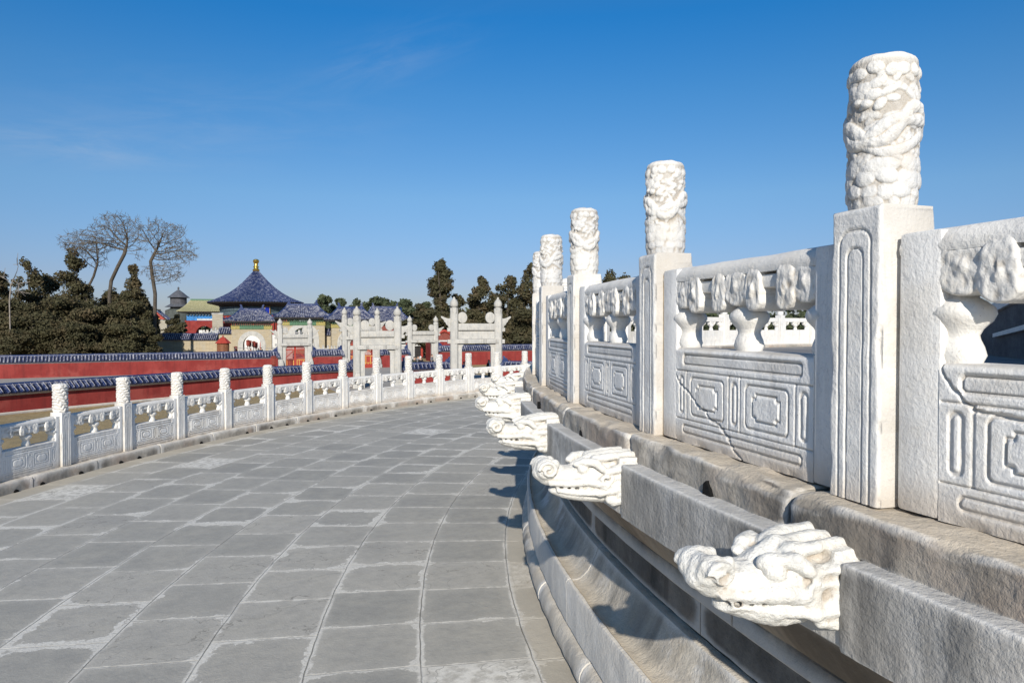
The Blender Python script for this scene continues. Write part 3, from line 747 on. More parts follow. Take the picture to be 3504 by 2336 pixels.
# crack across the near panel
# ---- far side of the upper ring, seen through the openings (plain copies, too far to show parts)
def far_post_mesh():
    m=MB(); m.box(-.075,.075,-.075,.075,0,.653)
    prof=[(.066,.653)]
    for k in range(9): prof+=[(.079,.668+k*.035),(.071,.685+k*.035)]
    prof+=[(.06,.99),(.02,1.005)]; m.lathe(prof,12); return m.mesh('far_post',smooth=True)
def far_panel_mesh(L):
    m=MB(); Lc=L-.12
    m.box(-.05,.05,-L/2,L/2,0,.318); m.box(-.05,.05,-L/2,-L/2+.06,.316,.55); m.box(-.05,.05,L/2-.06,L/2,.316,.55); m.box(-.052,.052,-L/2,L/2,.50,.59)
    for y in (0,-Lc/2,Lc/2):
        m.lathe([(.04,.316),(.045,.335),(.028,.375),(.057,.42),(.03,.46)],10,(0,y,0)); m.ell((0,y,.49),(.05,.075,.05),10,6)
    for y in (-.09,.09,-Lc/2+.1,Lc/2-.1): m.ell((0,y,.49),(.055,.035,.07),8,6)
    for c in (-.17,.17):
        for (hu,hw) in ((.115,.062),(.07,.036)):
            for s in (-1,1):
                m.box(-.053,.053,c-hu,c+hu,.16+s*hw-.006,.16+s*hw+.006); m.box(-.053,.053,c+s*hu-.006,c+s*hu+.006,.16-hw,.16+hw)
    return m.mesh('far_panel')
fp=far_post_mesh(); fq=far_panel_mesh(LI)
pos=[i for i in range(6,40) if 20<TI0-DTI*i<148]
first=None
FPL='small white post on the far side of the upper terrace, glimpsed through the openings'
FQL='small white panel on the far side of the upper terrace, glimpsed through the openings'
for n,i in enumerate(pos):
    a=TI0-DTI*i
    o=obj('carved_post',fp,M['marble'],None,pol(RI,a,ZI-.02),(0,0,R_(a))); tag(o,FPL,'balustrade post','far posts of the upper balustrade')
    if n<len(pos)-1:
        a-=DTI/2; o=obj('stone_balustrade',fq,M['marble'],None,pol(RI*math.cos(R_(DTI/2)),a,ZI-.02),(0,0,R_(a))); tag(o,FQL,'balustrade','far panels of the upper balustrade')
fk=sweep([(12.93,1.15),(12.98,1.15),(12.99,1.245),(13.2,1.245),(13.2,1.15)],15,148,1.)
o=obj('kerb',fixn(fk.mesh('kerb')),M['curb'],T)

# ---- outer ring
oshaft=make_post_shaft(26,90,21,.627); odr=[drum_mesh(.073,.624,.957,110,96,cloud_band_relief(3)),drum_mesh(.073,.624,.957,110,96,cloud_band_relief(12)),drum_mesh(.073,.624,.957,110,96,cloud_band_relief(27,rows=9))]
po=[make_panel_parts(LO,170,66,31,False,-.9),make_panel_parts(LO,170,66,44,False,-.5),make_panel_parts(LO,150,60,57,False,.3)]
GOP='carved posts of the lower balustrade'; GOQ='carved panels of the lower balustrade'
for i in range(-2,14):
    a=TO0-DTO*i
    n=i
    if 0<=i<=12:
        lb='%s round-topped carved post of the left balustrade, counted from the left edge'%ORD[i]
        if i==0: lb='leftmost and nearest round-topped carved post of the left balustrade'
        if i==12: lb='last small carved post of the left balustrade, just left of the stone spouts'
        post(oshaft,odr[(i*2)%3],lb,GOP,pol(RO,a,ZO),R_(a)+PI,'marble_outer',i*1.7)
    elif i==-1: post(oshaft,odr[0],'carved post of the left balustrade cut by the left edge of the view',GOP,pol(RO,a,ZO),R_(a)+PI,'marble_outer')
    if -1<=i<=12:
        a-=DTO/2; lb='lower carved panel between the %s and %s posts from the left'%(ORD[max(i,0)],ORD[min(i+1,14)])
        if i==-1: lb='lower carved panel at the left edge, worn almost smooth, left of the first post'
        if i==12: lb='lower carved panel behind the farthest stone spouts, right of the last small post'
        build_panel(po[2 if i<=0 else i%2],lb,GOQ,pol(RO*math.cos(R_(DTO/2)),a,ZO),R_(a)+PI)
TP=thing('balustrade_plinth','low worn kerb of stone blocks under the left balustrade','kerb',(0,0,0))
a=TO0+DTO*10; k=0
while a>100:
    w=rnd.uniform(2.4,3.6); b=a-w
    me=rblock('plinth_stone',18.92,19.03,-.02,.02,b,a,.01,None,1,.001) if False else None
    prof=[(18.95,-.2),(18.95,.016),(18.80,.022),(18.715+rnd.uniform(-.004,.004),.022),(18.685,.012),(18.672,-.01),(18.670,-.06),(18.668,-.2)]
    n=max(4,int(w/.18)); mb=sweep(prof,b+.03,a-.03,w/n); me=fixn(mb.mesh('plinth_stone')); roughen(me,.012,9,200+k,4)
    me.polygons.foreach_set('use_smooth',[True]*len(me.polygons)); me.set_sharp_from_angle(angle=R_(50))
    o=obj('plinth_stone',me,M['curb'],TP)
    for ah in (b+w*rnd.uniform(.2,.45),b+w*rnd.uniform(.6,.9))[:rnd.choice((1,2,2))]:
        h=MB(); Mx=Matrix.Translation(pol(18.672,ah,-.088))@Matrix.Rotation(R_(ah),4,'Z')
        h.prism([(-.035,-.03),(.035,-.03),(.022,.01),(0,.022),(-.026,.008)],-.02,.014,'x',Mx); obj('drain_hole',fixn(h.mesh('drain_hole')),M['hole'],o)
    a=b; k+=1
# outside wall of the lower terrace
ow=sweep([(18.9,-.02),(19.0,-.02),(19.0,-3.4),(18.9,-3.4)],40,200,1.)
o=obj('terrace_face',fixn(ow.mesh('terrace_face')),M['slab'],TP)

# ---------------------------------------------------------------- dragon-head spouts
def cap(mb,a,b,ra,rb,n=10,steps=6):
    a=Vector(a);b=Vector(b)
    pts=[a.lerp(b,i/steps) for i in range(steps+1)]; mb.tube(pts,[ra+(rb-ra)*i/steps for i in range(steps+1)],n)
    mb.ell(a,(ra,)*3,10,8); mb.ell(b,(rb,)*3,10,8)
def curve(mb,pts,rads,n=9):
    for i in range(len(pts)-1): cap(mb,pts[i],pts[i+1],rads[i],rads[i+1],n,4)
def head_mesh(seed,vox=.0055,worn=0.):
    rg=random.Random(seed); j=lambda s=.006: rg.uniform(-s,s)
    m=MB()
    # trunk of the neck that sits in the wall
    m.ell((.02,0,.105),(.135,.088,.098),20,14); m.box(-.16,.05,-.088,.088,.008,.205); m.ell((.06,0,.10),(.12,.092,.092),20,14)
    # skull, jaws
    m.ell((.115,0,.120),(.120,.082,.080),20,14)
    m.ell((.215,0,.125),(.110,.056,.042),18,12, )
    m.ell((.165,0,.040),(.135,.060,.030),18,12, Matrix.Rotation(R_(-9),3,'Y').to_4x4())
    m.ell((.255,0,.062),(.045,.042,.022),14,10)
    # up-curled nose with two scrolls
    curve(m,[(.26,0,.130),(.300,0,.122),(.326,0,.140),(.322,0,.172)],[.042,.040,.036,.030])
    for s in (-1,1):
        m.ell((.314,s*.030+j(.003),.158),(.042,.030,.046),14,10)
        m.ell((.286,s*.034,.178),(.022,.017,.022),12,8)
        sp=[(.314+.037*math.cos(q*.7)*(1-q/16),s*(.058+.0005*q),.158+.039*math.sin(q*.7)*(1-q/16)) for q in range(13)]
        m.tube(sp,[.0075]*13,7)
        sp=[(.105+.030*math.cos(q*.7+2)*(1-q/15),s*(.088+.001*q),.120+.026*math.sin(q*.7+2)*(1-q/15)) for q in range(11)]
        m.tube(sp,[.0085]*11,7)
        # lips
        curve(m,[(.300,s*.040,.100),(.24,s*.052,.098),(.17,s*.072,.108),(.10,s*.086,.096)],[.012,.014,.016,.018])
        curve(m,[(.270,s*.040,.068),(.20,s*.056,.060),(.12,s*.078,.060),(.06,s*.090,.075)],[.010,.013,.016,.020])
        for q in range(6): m.ell((.275-.028*q,s*(.040+.006*q),.084+.001*q),(.0085,.008,.013),8,6)
        m.ell((.186,s*.066,.162),(.010,.008,.010),8,6)
        # brow, eye, ear
        m.ell((.182,s*.058,.160),(.022,.018,.020),12,8)
        curve(m,[(.205,s*.044,.178),(.180,s*.060,.190),(.140,s*.078,.188),(.115,s*.088,.160)],[.013,.017,.019,.014])
        curve(m,[(.130,s*.040,.195),(.07,s*.052,.206),(.0,s*.050,.212),(-.05,s*.046,.208)],[.020,.018,.015,.010])
        curve(m,[(.10,s*.086,.150),(.05,s*.094,.160),(.0,s*.092,.175)],[.016,.015,.010])
        # mane and cheek curls
        for q in range(5):
            z=.02+q*.034
            curve(m,[(.085-j(.02)*2,s*(.078+.006*(q%2)),z),(.045,s*(.092+j(.004)),z+.006+j()),(-.005,s*(.090+j(.004)),z+.012+j()),(-.05,s*.082,z+.010)],[.019,.018,.014,.010])
        m.ell((.100,s*.082,.090),(.026,.020,.024),12,8); m.ell((.075,s*.080,.030),(.030,.020,.022),12,8)
    curve(m,[(.20,0,.165),(.13,0,.196),(.05,0,.206),(-.03,0,.205)],[.016,.022,.022,.02])
    me=remesh(m,vox,1 if worn<.5 else 14,'spout_head')
    n=len(me.vertices); co=np.empty(n*3); me.vertices.foreach_get('co',co); co=co.reshape(-1,3); co[:,0]*=.95; co[:,2]=.215-(.215-co[:,2])*.84; me.vertices.foreach_set('co',co.ravel()); me.update()
    roughen(me,.0022+.012*worn,14,seed,4); roughen(me,.0011+.001*worn,60,seed+1,2)
    return me
hm=[head_mesh(5,.0050,1.),head_mesh(8,.0036,.0),head_mesh(13,.0045,.15)]
GH='dragon-head spouts of the upper terrace'
labh=['largest dragon-head spout, badly weathered, below the tallest post','second dragon-head spout from the right, crisp with a curled nose','third dragon-head spout from the right, under the third post',
      'fourth dragon-head spout, a rough white lump under the fourth post','fifth dragon-head spout, with round curled nose, near the far bend','farthest small dragon-head spout at the far bend of the wall','hardly visible dragon-head spout beyond the farthest ones']
for i in range(0,6):
    a=TI0-DTI*i
    t=thing('dragon_spout',labh[i],'stone spout',pol(13.275,a,.978),R_(a),GH)
    k=[0,1,2,0,1,1][i]
    o=obj('dragon_head',hm[k],M['marble_head'],t)
    # a lump of the wall behind the head with a water hole under the kerb
# heads of the near side whose shadows fall into view
t=thing('dragon_spout','dragon-head spout just outside the right edge, known by its shadow','stone spout',pol(13.275,TI0+DTI,.978),R_(TI0+DTI),GH)
obj('dragon_head',hm[2],M['marble_head'],t)
# ---------------------------------------------------------------- ground
G=-3.3
mb=MB(); mb.add([(-4000,-4000,G),(4000,-4000,G),(4000,4000,G),(-4000,4000,G)],[(0,1,2,3)])
o=obj('ground',mb.mesh('ground'),M['ground']); tag(o,kind='structure')
AX=math.atan(.11)                       # the walls and gates stand a little askew to the altar
# paved way on the axis between the altar and the gates
mb=MB(); mb.add([(-5,17,G+.004),(7.5,17,G+.004),(11,62,G+.004),(12,130,G+.004),(-8,130,G+.004),(-5.5,62,G+.004)],[(0,1,2,3,4,5)])
o=obj('axis_path',mb.mesh('axis_path'),M['path']); tag(o,kind='structure')
mb=MB(); mb.add([(-60,71,G+.008),(-7,76,G+.008),(-7,84.6,G+.008),(-60,78.7,G+.008)],[(0,1,2,3)])
o=obj('walk_strip',mb.mesh('walk_strip'),M['path']); tag(o,kind='structure')

# ---------------------------------------------------------------- tiled walls
def tile_wall(name,label,path,hts,thick,mat_body,tile_mat,tsp,over,rise,lowband=None,group=None,ends=(False,False),cornice=True):
    """plaster wall along a path with a little double-pitched glazed roof; path: list of (x,y)"""
    base=Vector((path[0][0],path[0][1],G)); t=thing(name,label,'wall',base,0,group)
    pts=[Vector((p[0],p[1],0))-Vector((base.x,base.y,0)) for p in path]
    n=len(pts); nrm=[]; 
    for i in range(n):
        d=(pts[min(i+1,n-1)]-pts[max(i-1,0)]).normalized(); nrm.append(Vector((d.y,-d.x,0)))   # to the right of travel
    def strip(prof,nm,mat,smooth=False):
        m=MB(); P=[]
        for i in range(n): P.append([pts[i]+nrm[i]*q+Vector((0,0,hts[i]*0+z if z<.6 else hts[i]+ (z-100))) for q,z in prof])
        m.grid(P); m.f.append(tuple(range(len(prof)))); m.f.append(tuple((n-1)*len(prof)+k for k in range(len(prof)-1,-1,-1)))
        return obj(nm,fixn(m.mesh(nm,smooth=smooth)),mat,t)
    h=thick/2; T=100
    strip([(h,.0),(h,T-rise-.16),(-h,T-rise-.16),(-h,.0)],'wall_body',mat_body)
    if lowband: strip([(h+.06,0),(h+.06,.13),(h,.15),(-h,.15),(-h-.06,.13),(-h-.06,0)],'stone_foot',M['curb'])
    if cornice: strip([(h,T-rise-.165),(h+.10,T-rise-.09),(h+.12,T-rise-.03),(-h-.12,T-rise-.03),(-h-.10,T-rise-.09),(-h,T-rise-.165)],'cornice',M['white_edge'])
    e=h+over
    rf=strip([(e,T-rise-.02),(e,T-rise+.015),(.14,T-.10),(-.14,T-.10),(-e,T-rise+.015),(-e,T-rise-.02)],'tile_roof',M['tile_dark'])
    # barrel tiles
    m=MB(); ml=MB()
    for i in range(n-1):
        L=(pts[i+1]-pts[i]).length; k=max(1,int(round(L/tsp)))
        for q in range(k):
            f=(q+.5)/k; p=pts[i].lerp(pts[i+1],f); nn=nrm[i].lerp(nrm[i+1],f).normalized(); hh=hts[i]+(hts[i+1]-hts[i])*f
            for s in (1,-1):
                a=p+nn*s*(e+.02)+Vector((0,0,hh-rise+.02)); b=p+nn*s*.13+Vector((0,0,hh-.08))
                m.tube([a,b],tsp*.25,6)
                dv=(pts[i+1]-pts[i]).normalized()*tsp*.12; up_=Vector((0,0,tsp*.235)); ml.tube([a+up_+dv,a.lerp(b,.5)+up_+dv+Vector((0,0,.01)),b+up_+dv],.022,4)
    obj('barrel_tiles',m.mesh('barrel_tiles',smooth=True),tile_mat,rf); obj('mortar_lines',ml.mesh('mortar_lines'),M['white_edge'],rf)
    rd=strip([(.15,T-.13),(.15,T-.03),(.09,T-.01),(.085,T+.05),(.0,T+.085),(-.085,T+.05),(-.09,T-.01),(-.15,T-.03),(-.15,T-.13)],'ridge',M['ridge'])
    m=MB()
    for i in range(n-1):
        L=(pts[i+1]-pts[i]).length; k=max(1,int(round(L/.95)))
        for q in range(k):
            f=q/k; p=pts[i].lerp(pts[i+1],f); nn=nrm[i]; d=(pts[i+1]-pts[i]).normalized(); hh=hts[i]+(hts[i+1]-hts[i])*f
            ang=math.atan2(d.y,d.x); Mx=Matrix.Translation(p+Vector((0,0,hh)))@Matrix.Rotation(ang,4,'Z')
            m.box(-.018,.018,-.156,.156,-.12,-.02,Mx)
        for s in (1,-1):
            a=pts[i]+nrm[i]*s*.153+Vector((0,0,hts[i]-.028)); b=pts[i+1]+nrm[i+1]*s*.153+Vector((0,0,hts[i+1]-.028)); m.tube([a,b],.012,4)
    obj('ridge_joints',m.mesh('ridge_joints'),M['white_edge'],rd)
    for w_,en in ((0,ends[0]),(n-1,ends[1])):
        if not en: continue
        d=(pts[1]-pts[0]).normalized() if w_==0 else (pts[-2]-pts[-1]).normalized()    # pointing back along the wall
        ang=math.atan2(d.y,d.x); Mx=Matrix.Translation(pts[w_]+Vector((0,0,hts[w_])))@Matrix.Rotation(ang,4,'Z')
        m=MB(); m.prism([(-.05,-.1),(.55,-.1),(.50,.06),(.40,.10),(.44,.22),(.34,.20),(.30,.34),(.20,.28),(.12,.46),(.02,.50),(-.06,.40),(.02,.36),(-.02,.22),(-.10,.10)],-.09,.09,'y',Mx)
        obj('ridge_ornament',fixn(m.mesh('ridge_ornament')),M['ridge'],t)
        m=MB()
        for s in (1,-1):
            for q in range(5):
                y=s*(.14+(e-.12)*q/4); z=-.09-(rise-.07)*q/4
                m.tube([Mx@Vector((-.20,y,z-.02)),Mx@Vector((.12,y,z+.03))],.085,6)
        obj('end_tiles',m.mesh('end_tiles',smooth=True),tile_mat,rf)
    return t
def arc_path(pts,n):
    """Catmull-Rom through the given points"""
    P=[Vector((*p,0)) for p in pts]; P=[P[0]*2-P[1]]+P+[P[-1]*2-P[-2]]; out=[]
    for i in range(1,len(P)-2):
        for k in range(n):
            t=k/n; a,b,c,d=P[i-1],P[i],P[i+1],P[i+2]
            q=.5*((2*b)+(c-a)*t+(2*a-5*b+4*c-d)*t*t+(3*b-a-3*c+d)*t**3); out.append((q.x,q.y))
    out.append((P[-2].x,P[-2].y)); return out
def xy(px,d): p=spot(px,d); return (p.x,p.y)
rp=arc_path([(-46,26),(-36,38),(-25.2,47.6),(-20.6,51.2),(-15.4,54.9),(-10.0,57.6),xy(1212,59)],8)
nn_=len(rp); hts=[1.68 if i<nn_-17 else 1.68+.16*(i-(nn_-17))/16 for i in range(nn_)]
tile_wall('curved_wall','curved low red wall with blue tile coping, running behind the left balustrade',rp,hts,.5,M['red'],M['tile'],.34,.36,.46,True,None,(False,True))
tile_wall('curved_wall','short red wall with blue tile coping between the two nearer white gates',[xy(1378,59.3),xy(1460,60),xy(1540,60.7)],[1.84]*3,.5,M['red'],M['tile'],.34,.36,.46,True,None,(True,True))
rp=arc_path([xy(1722,61),xy(1800,60.5),xy(1900,59),xy(2050,56)],4)
tile_wall('curved_wall','stretch of red wall with blue coping right of the taller near gate',rp,[1.9]*len(rp),.5,M['red'],M['tile'],.34,.36,.46,True,None,(True,False))
def wl(x): return (x,84.3+.11*x)
def wpx(px):
    """where a heading meets the line of the straight wall"""
    a=spot(px,1); d=Vector((a.x-CAM.x,a.y-CAM.y)); k=(84.3+.11*CAM.x-CAM.y)/(d.y-.11*d.x); return (CAM.x+d.x*k, CAM.y+d.y*k, k)
def seg(p0,p1,n): return [(p0[0]+(p1[0]-p0[0])*i/n,p0[1]+(p1[1]-p0[1])*i/n) for i in range(n+1)]
W_=dict(thick=.6,mat_body=M['red'],tile_mat=M['tile_pale'],tsp=.30,over=.24,rise=.62,lowband=False)
def swall(label,p0,p1,h,n,ends): tile_wall('straight_wall',label,seg(p0,p1,n),[h]*(n+1),group=None,ends=ends,**W_)
swall('long straight red wall with blue tile coping in front of the dark trees',(-62,77.5),wpx(948)[:2],2.12,6,(False,True))
swall('short red wall between the closed small gate and the middle far gate',wpx(1068)[:2],wpx(1168)[:2],2.2,2,(True,True))
swall('short red wall seen under the nearer gate, right of the middle far gate',wpx(1302)[:2],wpx(1394)[:2],2.2,2,(True,True))
swall('straight red wall with blue coping below the right-hand trees',wpx(1500)[:2],(60,84.3+.11*60-2),2.45,4,(True,False))

# ---------------------------------------------------------------- white star gates
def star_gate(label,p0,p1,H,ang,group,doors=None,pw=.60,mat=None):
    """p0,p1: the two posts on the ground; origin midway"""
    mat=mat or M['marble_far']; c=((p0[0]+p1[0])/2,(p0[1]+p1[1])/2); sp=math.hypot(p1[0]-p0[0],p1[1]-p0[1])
    t=thing('marble_gate',label,'gate',(c[0],c[1],G),math.atan2(p1[1]-p0[1],p1[0]-p0[0]),group)
    h=sp/2; k=H/6.5; w=pw/2
    for s in (-1,1):
        m=MB(); ch=w*.42; x=s*h
        m.prism([(x-w,-w+ch),(x-w+ch,-w),(x+w-ch,-w),(x+w,-w+ch),(x+w,w-ch),(x+w-ch,w),(x-w+ch,w),(x-w,w-ch)],0,5.28*k,'z')
        po_=obj('post',fixn(m.mesh('post',bevel=.02)),mat,t)
        m=MB(); m.lathe([(w*1.04,5.28*k),(w*1.06,5.30*k),(w*1.06,5.68*k),(w*.98,5.70*k)],8,(x,0,0),a0=PI/8)
        me=fixn(m.mesh('collar')); bm=bmesh.new(); bm.from_mesh(me); bmesh.ops.subdivide_edges(bm,edges=bm.edges,cuts=5,use_grid_fill=True); bm.to_mesh(me); bm.free(); roughen(me,.035,7,3)
        obj('collar',me,mat,po_)
        m=MB(); m.lathe([(w*.66,5.69*k),(w*.62,5.75*k),(w*.90,5.79*k),(w*1.02,5.88*k),(w*1.06,6.0*k),(w*.98,6.13*k),(w*.72,6.25*k),(w*.42,6.34*k),(w*.28,6.41*k),(w*.27,6.5*k),(w*.1,6.52*k)],20,(x,0,0))
        obj('bud_finial',fixn(m.mesh('bud_finial',smooth=True,angle=50)),mat,po_)
        # cloud wing on the outer side
        m=MB(); wing=[(0,4.22),(.18,4.25),(.26,4.42),(.36,4.44),(.46,4.62),(.56,4.68),(.62,4.82),(.80,4.94),(.86,5.03),(.80,5.10),(.68,5.06),(.58,5.02),(.46,4.98),(.32,4.94),(.18,4.92),(0,4.94)]
        m.prism([(x+s*(w-.02+a*.95),b*k) for a,b in wing],-.10,.10,'y'); me=fixn(m.mesh('cloud_wing',bevel=.02)); obj('cloud_wing',me,mat,po_)
        for q0,q1,q2 in ((.26,3.95,4.23),(.24,3.06,3.36)):
            m=MB(); m.box(min(x+s*(w-.02),x+s*(w+q0)),max(x+s*(w-.02),x+s*(w+q0)),-.15,.15,q1*k,q2*k); obj('beam_end',m.mesh('beam_end',bevel=.015),mat,po_)
        # upright cloud disc standing on the beam
        m=MB(); cx=x-s*(w+.34*k); m.prism([(cx+s*.02+.36*k*math.cos(q*PI/12)*(1.0),4.97*k+.42*k*math.sin(q*PI/12)+.02) for q in range(24)],-.12,.12,'y'); me=fixn(m.mesh('cloud_disc',bevel=.025))
        obj('cloud_disc',me,mat,t)
        # drum stone and clamp at the foot
        m=MB(); m.box(x-w*1.25,x+w*1.25,-.62,.62,0,.42); m.prism([(x-s*0-w*1.0,.42),(x+w*1.0,.42),(x+w*.9,.9),(x+w*.5,1.25),(x-w*.5,1.25),(x-w*.9,.9)],-.60,-w-.004,'y'); m.box(x-w*.8,x+w*.8,w+.004,.6,.42,1.1)
        obj('drum_stone',fixn(m.mesh('drum_stone',bevel=.05)),mat,t)
        # door jamb with a bracket
        m=MB(); jx=x-s*(w+.15); m.box(jx-.15,jx+.15,-.16,.16,0,2.78*k); m.prism([(x-s*w,2.78*k),(x-s*(w+.30),2.78*k),(x-s*(w+.42),2.92*k),(x-s*(w+.52),3.05*k),(x-s*w,3.05*k)],-.15,.15,'y')
        obj('jamb',fixn(m.mesh('jamb',bevel=.01)),mat,t)
    a=-h+w; b=h-w
    m=MB(); m.box(a,b,-.28,.28,4.05*k,4.55*k); obj('upper_beam',m.mesh('upper_beam',bevel=.02),mat,t)
    m=MB(); m.box(a,b,-.12,.12,3.41*k,3.98*k); obj('beam_panel',m.mesh('beam_panel'),mat,t); m=MB(); m.box(a,b,-.08,.08,3.98*k,4.05*k); obj('beam_shade_strip',m.mesh('beam_shade_strip'),M['dark'],t)  # dark strip painted in as the shadow line under the upper beam
    m=MB(); m.box(-h-.0,h+.0,-.40,.40,3.06*k,3.40*k); lt=obj('lintel',m.mesh('lintel',bevel=.05),mat,t)
    m=MB()
    for c_ in (-h*.55,-h*.5,-h*.45,h*.3,h*.36,h*.42,h*.9): m.box(c_-.012,c_+.012,-.405,-.30,3.08*k,3.38*k)
    obj('lintel_grooves',m.mesh('lintel_grooves'),M['core'],lt)
    if doors:
        dw=(b-a-.6)/2 if False else (b-a)/2-.02; dh=3.05*k
        for s in (-1,1):
            hx=s*(b-.02)
            opn={'closed':0.,'open':R_(100)}[doors]
            m=MB(); y0,y1=-.05,.05
            # frame with a latticed window, raised panels below
            m.box(0,dw,y0,y1,.02,dh*.46); m.box(0,.14,y0,y1,dh*.46,dh); m.box(dw-.14,dw,y0,y1,dh*.46,dh); m.box(.14,dw-.14,y0,y1,dh*.94,dh); m.box(.14,dw-.14,y0,y1,dh*.82,dh*.86)
            q=9
            for i in range(1,q): xx=.14+(dw-.28)*i/q; m.box(xx-.028,xx+.028,-.03,.03,dh*.46,dh*.82); m.box(xx-.028,xx+.028,-.03,.03,dh*.86,dh*.94)
            Mx=Matrix.Translation((dw/2,-.052,dh*.64))@Matrix.Rotation(-.75,4,'Y'); m.box(-.62,.62,-.03,.03,-.04,.04,Mx)
            if s>0: m.v=[(-x_,y_,z_) for x_,y_,z_ in m.v]
            lf=obj('door_leaf',fixn(m.mesh('door_leaf')),M['red_paint'],t,(hx,0,0),(0,0,opn*(1 if s<0 else -1)))
            g=MB()
            for z in (.40,.92): g.box(.16,dw-.16,-.066,-.05,dh*.46*z-.03,dh*.46*z+.03)
            for xx in (.2,dw*.33,dw*.67,dw-.2): g.box(xx-.035,xx+.035,-.066,-.05,dh*.18,dh*.40)
            for i in range(5): g.lathe([(.05,-.0),(.06,.03),(.02,.06)],8,(0,0,0),M=Matrix.Translation((.2+(dw-.4)*i/4,-.05,dh*.15))@Matrix.Rotation(PI/2,4,'X'))
            if s>0: g.v=[(-x_,y_,z_) for x_,y_,z_ in g.v]
            obj('gilt_fittings',fixn(g.mesh('gilt_fittings')),M['gold_paint'],lf)
        m=MB(); m.box(a,b,-.14,.14,0,.16); obj('threshold',m.mesh('threshold'),M['red_paint'],t)
    return t
GG='white marble gates in the red walls'
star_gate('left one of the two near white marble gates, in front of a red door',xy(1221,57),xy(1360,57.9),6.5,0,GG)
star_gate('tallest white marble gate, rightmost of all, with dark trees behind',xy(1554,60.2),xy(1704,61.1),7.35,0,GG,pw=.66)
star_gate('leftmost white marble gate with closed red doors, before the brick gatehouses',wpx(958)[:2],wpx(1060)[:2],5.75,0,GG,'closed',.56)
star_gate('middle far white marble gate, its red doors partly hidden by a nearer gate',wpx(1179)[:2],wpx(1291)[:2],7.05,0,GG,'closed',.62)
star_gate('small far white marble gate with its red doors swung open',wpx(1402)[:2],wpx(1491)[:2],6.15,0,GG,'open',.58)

# ---------------------------------------------------------------- roofs
def tiled_slope(e0,e1,r0,r1,sp,rad,sag=.12,n=5,mb=None,seg=5):
    """rows of barrel tiles from the eave line e0-e1 up to the ridge line r0-r1"""
    m=mb or MB(); e0,e1,r0,r1=map(Vector,(e0,e1,r0,r1)); k=max(2,int(round((e1-e0).length/sp))); P=[]
    def pt(f,t):
        a=e0.lerp(e1,f); b=r0.lerp(r1,f); q=a.lerp(b,t); q.z-=sag*math.sin(PI*t)*(b.z-a.z); return q
    m.grid([[pt(i/k,j/n) for j in range(n+1)] for i in range(k+1)])
    for i in range(k): m.tube([pt((i+.5)/k,j/n)+Vector((0,0,rad*.35)) for j in range(n+1)],rad,seg)
    return m
def hip_roof(w,d,rw,h,zc,over,parent,tile,sp=.3,rad=.09,ridge_h=.35,up=.25,name='roof'):
    """w,d body size; rw ridge length; roof rises h over the eave level zc"""
    a=w/2+over; b=d/2+over; c=rw/2
    E=[Vector((-a,-b,zc+up*.4)),Vector((a,-b,zc+up*.4)),Vector((a,b,zc+up*.4)),Vector((-a,b,zc+up*.4))]; L=Vector((-c,0,zc+h)); Rr=Vector((c,0,zc+h))
    m=MB()
    # long sides drawn as gable slope to the ridge, short sides as hips reaching two thirds up
    tiled_slope(E[0],E[1],L,Rr,sp,rad,mb=m); tiled_slope(E[2],E[3],Rr,L,sp,rad,mb=m); tiled_slope(E[1],E[2],Rr,Rr,sp,rad,mb=m); tiled_slope(E[3],E[0],L,L,sp,rad,mb=m)
    rf=obj(name,m.mesh(name,smooth=True,angle=50),tile,parent)
    m=MB(); m.box(-c-.05,c+.05,-.14,.14,zc+h-.08,zc+h+ridge_h)
    for s in (-1,1):
        m.prism([(s*(c+.12),zc+h-.1),(s*(c-.5),zc+h+ridge_h-.02),(s*(c-.38),zc+h+ridge_h+.18),(s*(c-.30),zc+h+ridge_h+.5),(s*(c-.08),zc+h+ridge_h+.62),(s*(c-.0),zc+h+ridge_h+.45),(s*(c-.12),zc+h+ridge_h+.25),(s*(c+.14),zc+h+ridge_h*.5)],-.12,.12,'y')
        for sy in (-1,1):
            e=Vector((s*a,sy*b,zc+up*.4+.05)); r=Vector((s*c,0,zc+h+.05)); pts=[]
            for q in range(7):
                t_=q/6; p=e.lerp(r,t_); p.z-=.12*math.sin(PI*t_)*(r.z-e.z); pts.append(p)
            pts[0].z+=up; pts[1].z+=up*.25
            m.tube(pts,[.10,.13,.14,.14,.14,.14,.14],6)
            m.ell(pts[0]+Vector((0,0,.14)),(.10,.10,.16),6,5); m.ell(pts[1]+Vector((0,0,.2)),(.08,.08,.15),6,5)
    obj('ridge',fixn(m.mesh('ridge')),M['ridge'],rf)
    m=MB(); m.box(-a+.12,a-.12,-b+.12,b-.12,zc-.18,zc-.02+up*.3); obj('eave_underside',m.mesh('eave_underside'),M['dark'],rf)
    return rf
def arch_poly(w,h,r,spring,bot=0,n=14):
    """front outline of a wall with an arched opening"""
    P=[(-w/2,bot),(-w/2,h),(w/2,h),(w/2,bot),(r,bot),(r,spring)]
    P+=[(r*math.cos(PI*i/n),spring+r*math.sin(PI*i/n)) for i in range(1,n)]
    P+=[(-r,spring),(-r,bot)]; return P[::-1]
def arch_ring(r,wd,spring,bot=0,n=14):
    P=[(r,bot),(r+wd,bot),(r+wd,spring)]+[((r+wd)*math.cos(PI*i/n),spring+(r+wd)*math.sin(PI*i/n)) for i in range(1,n)]+[(-r-wd,spring),(-r-wd,bot),(-r,bot),(-r,spring)]
    P+=[(r*math.cos(PI-PI*i/n),spring+r*math.sin(PI-PI*i/n)) for i in range(1,n)]+[(r,spring)]; return P

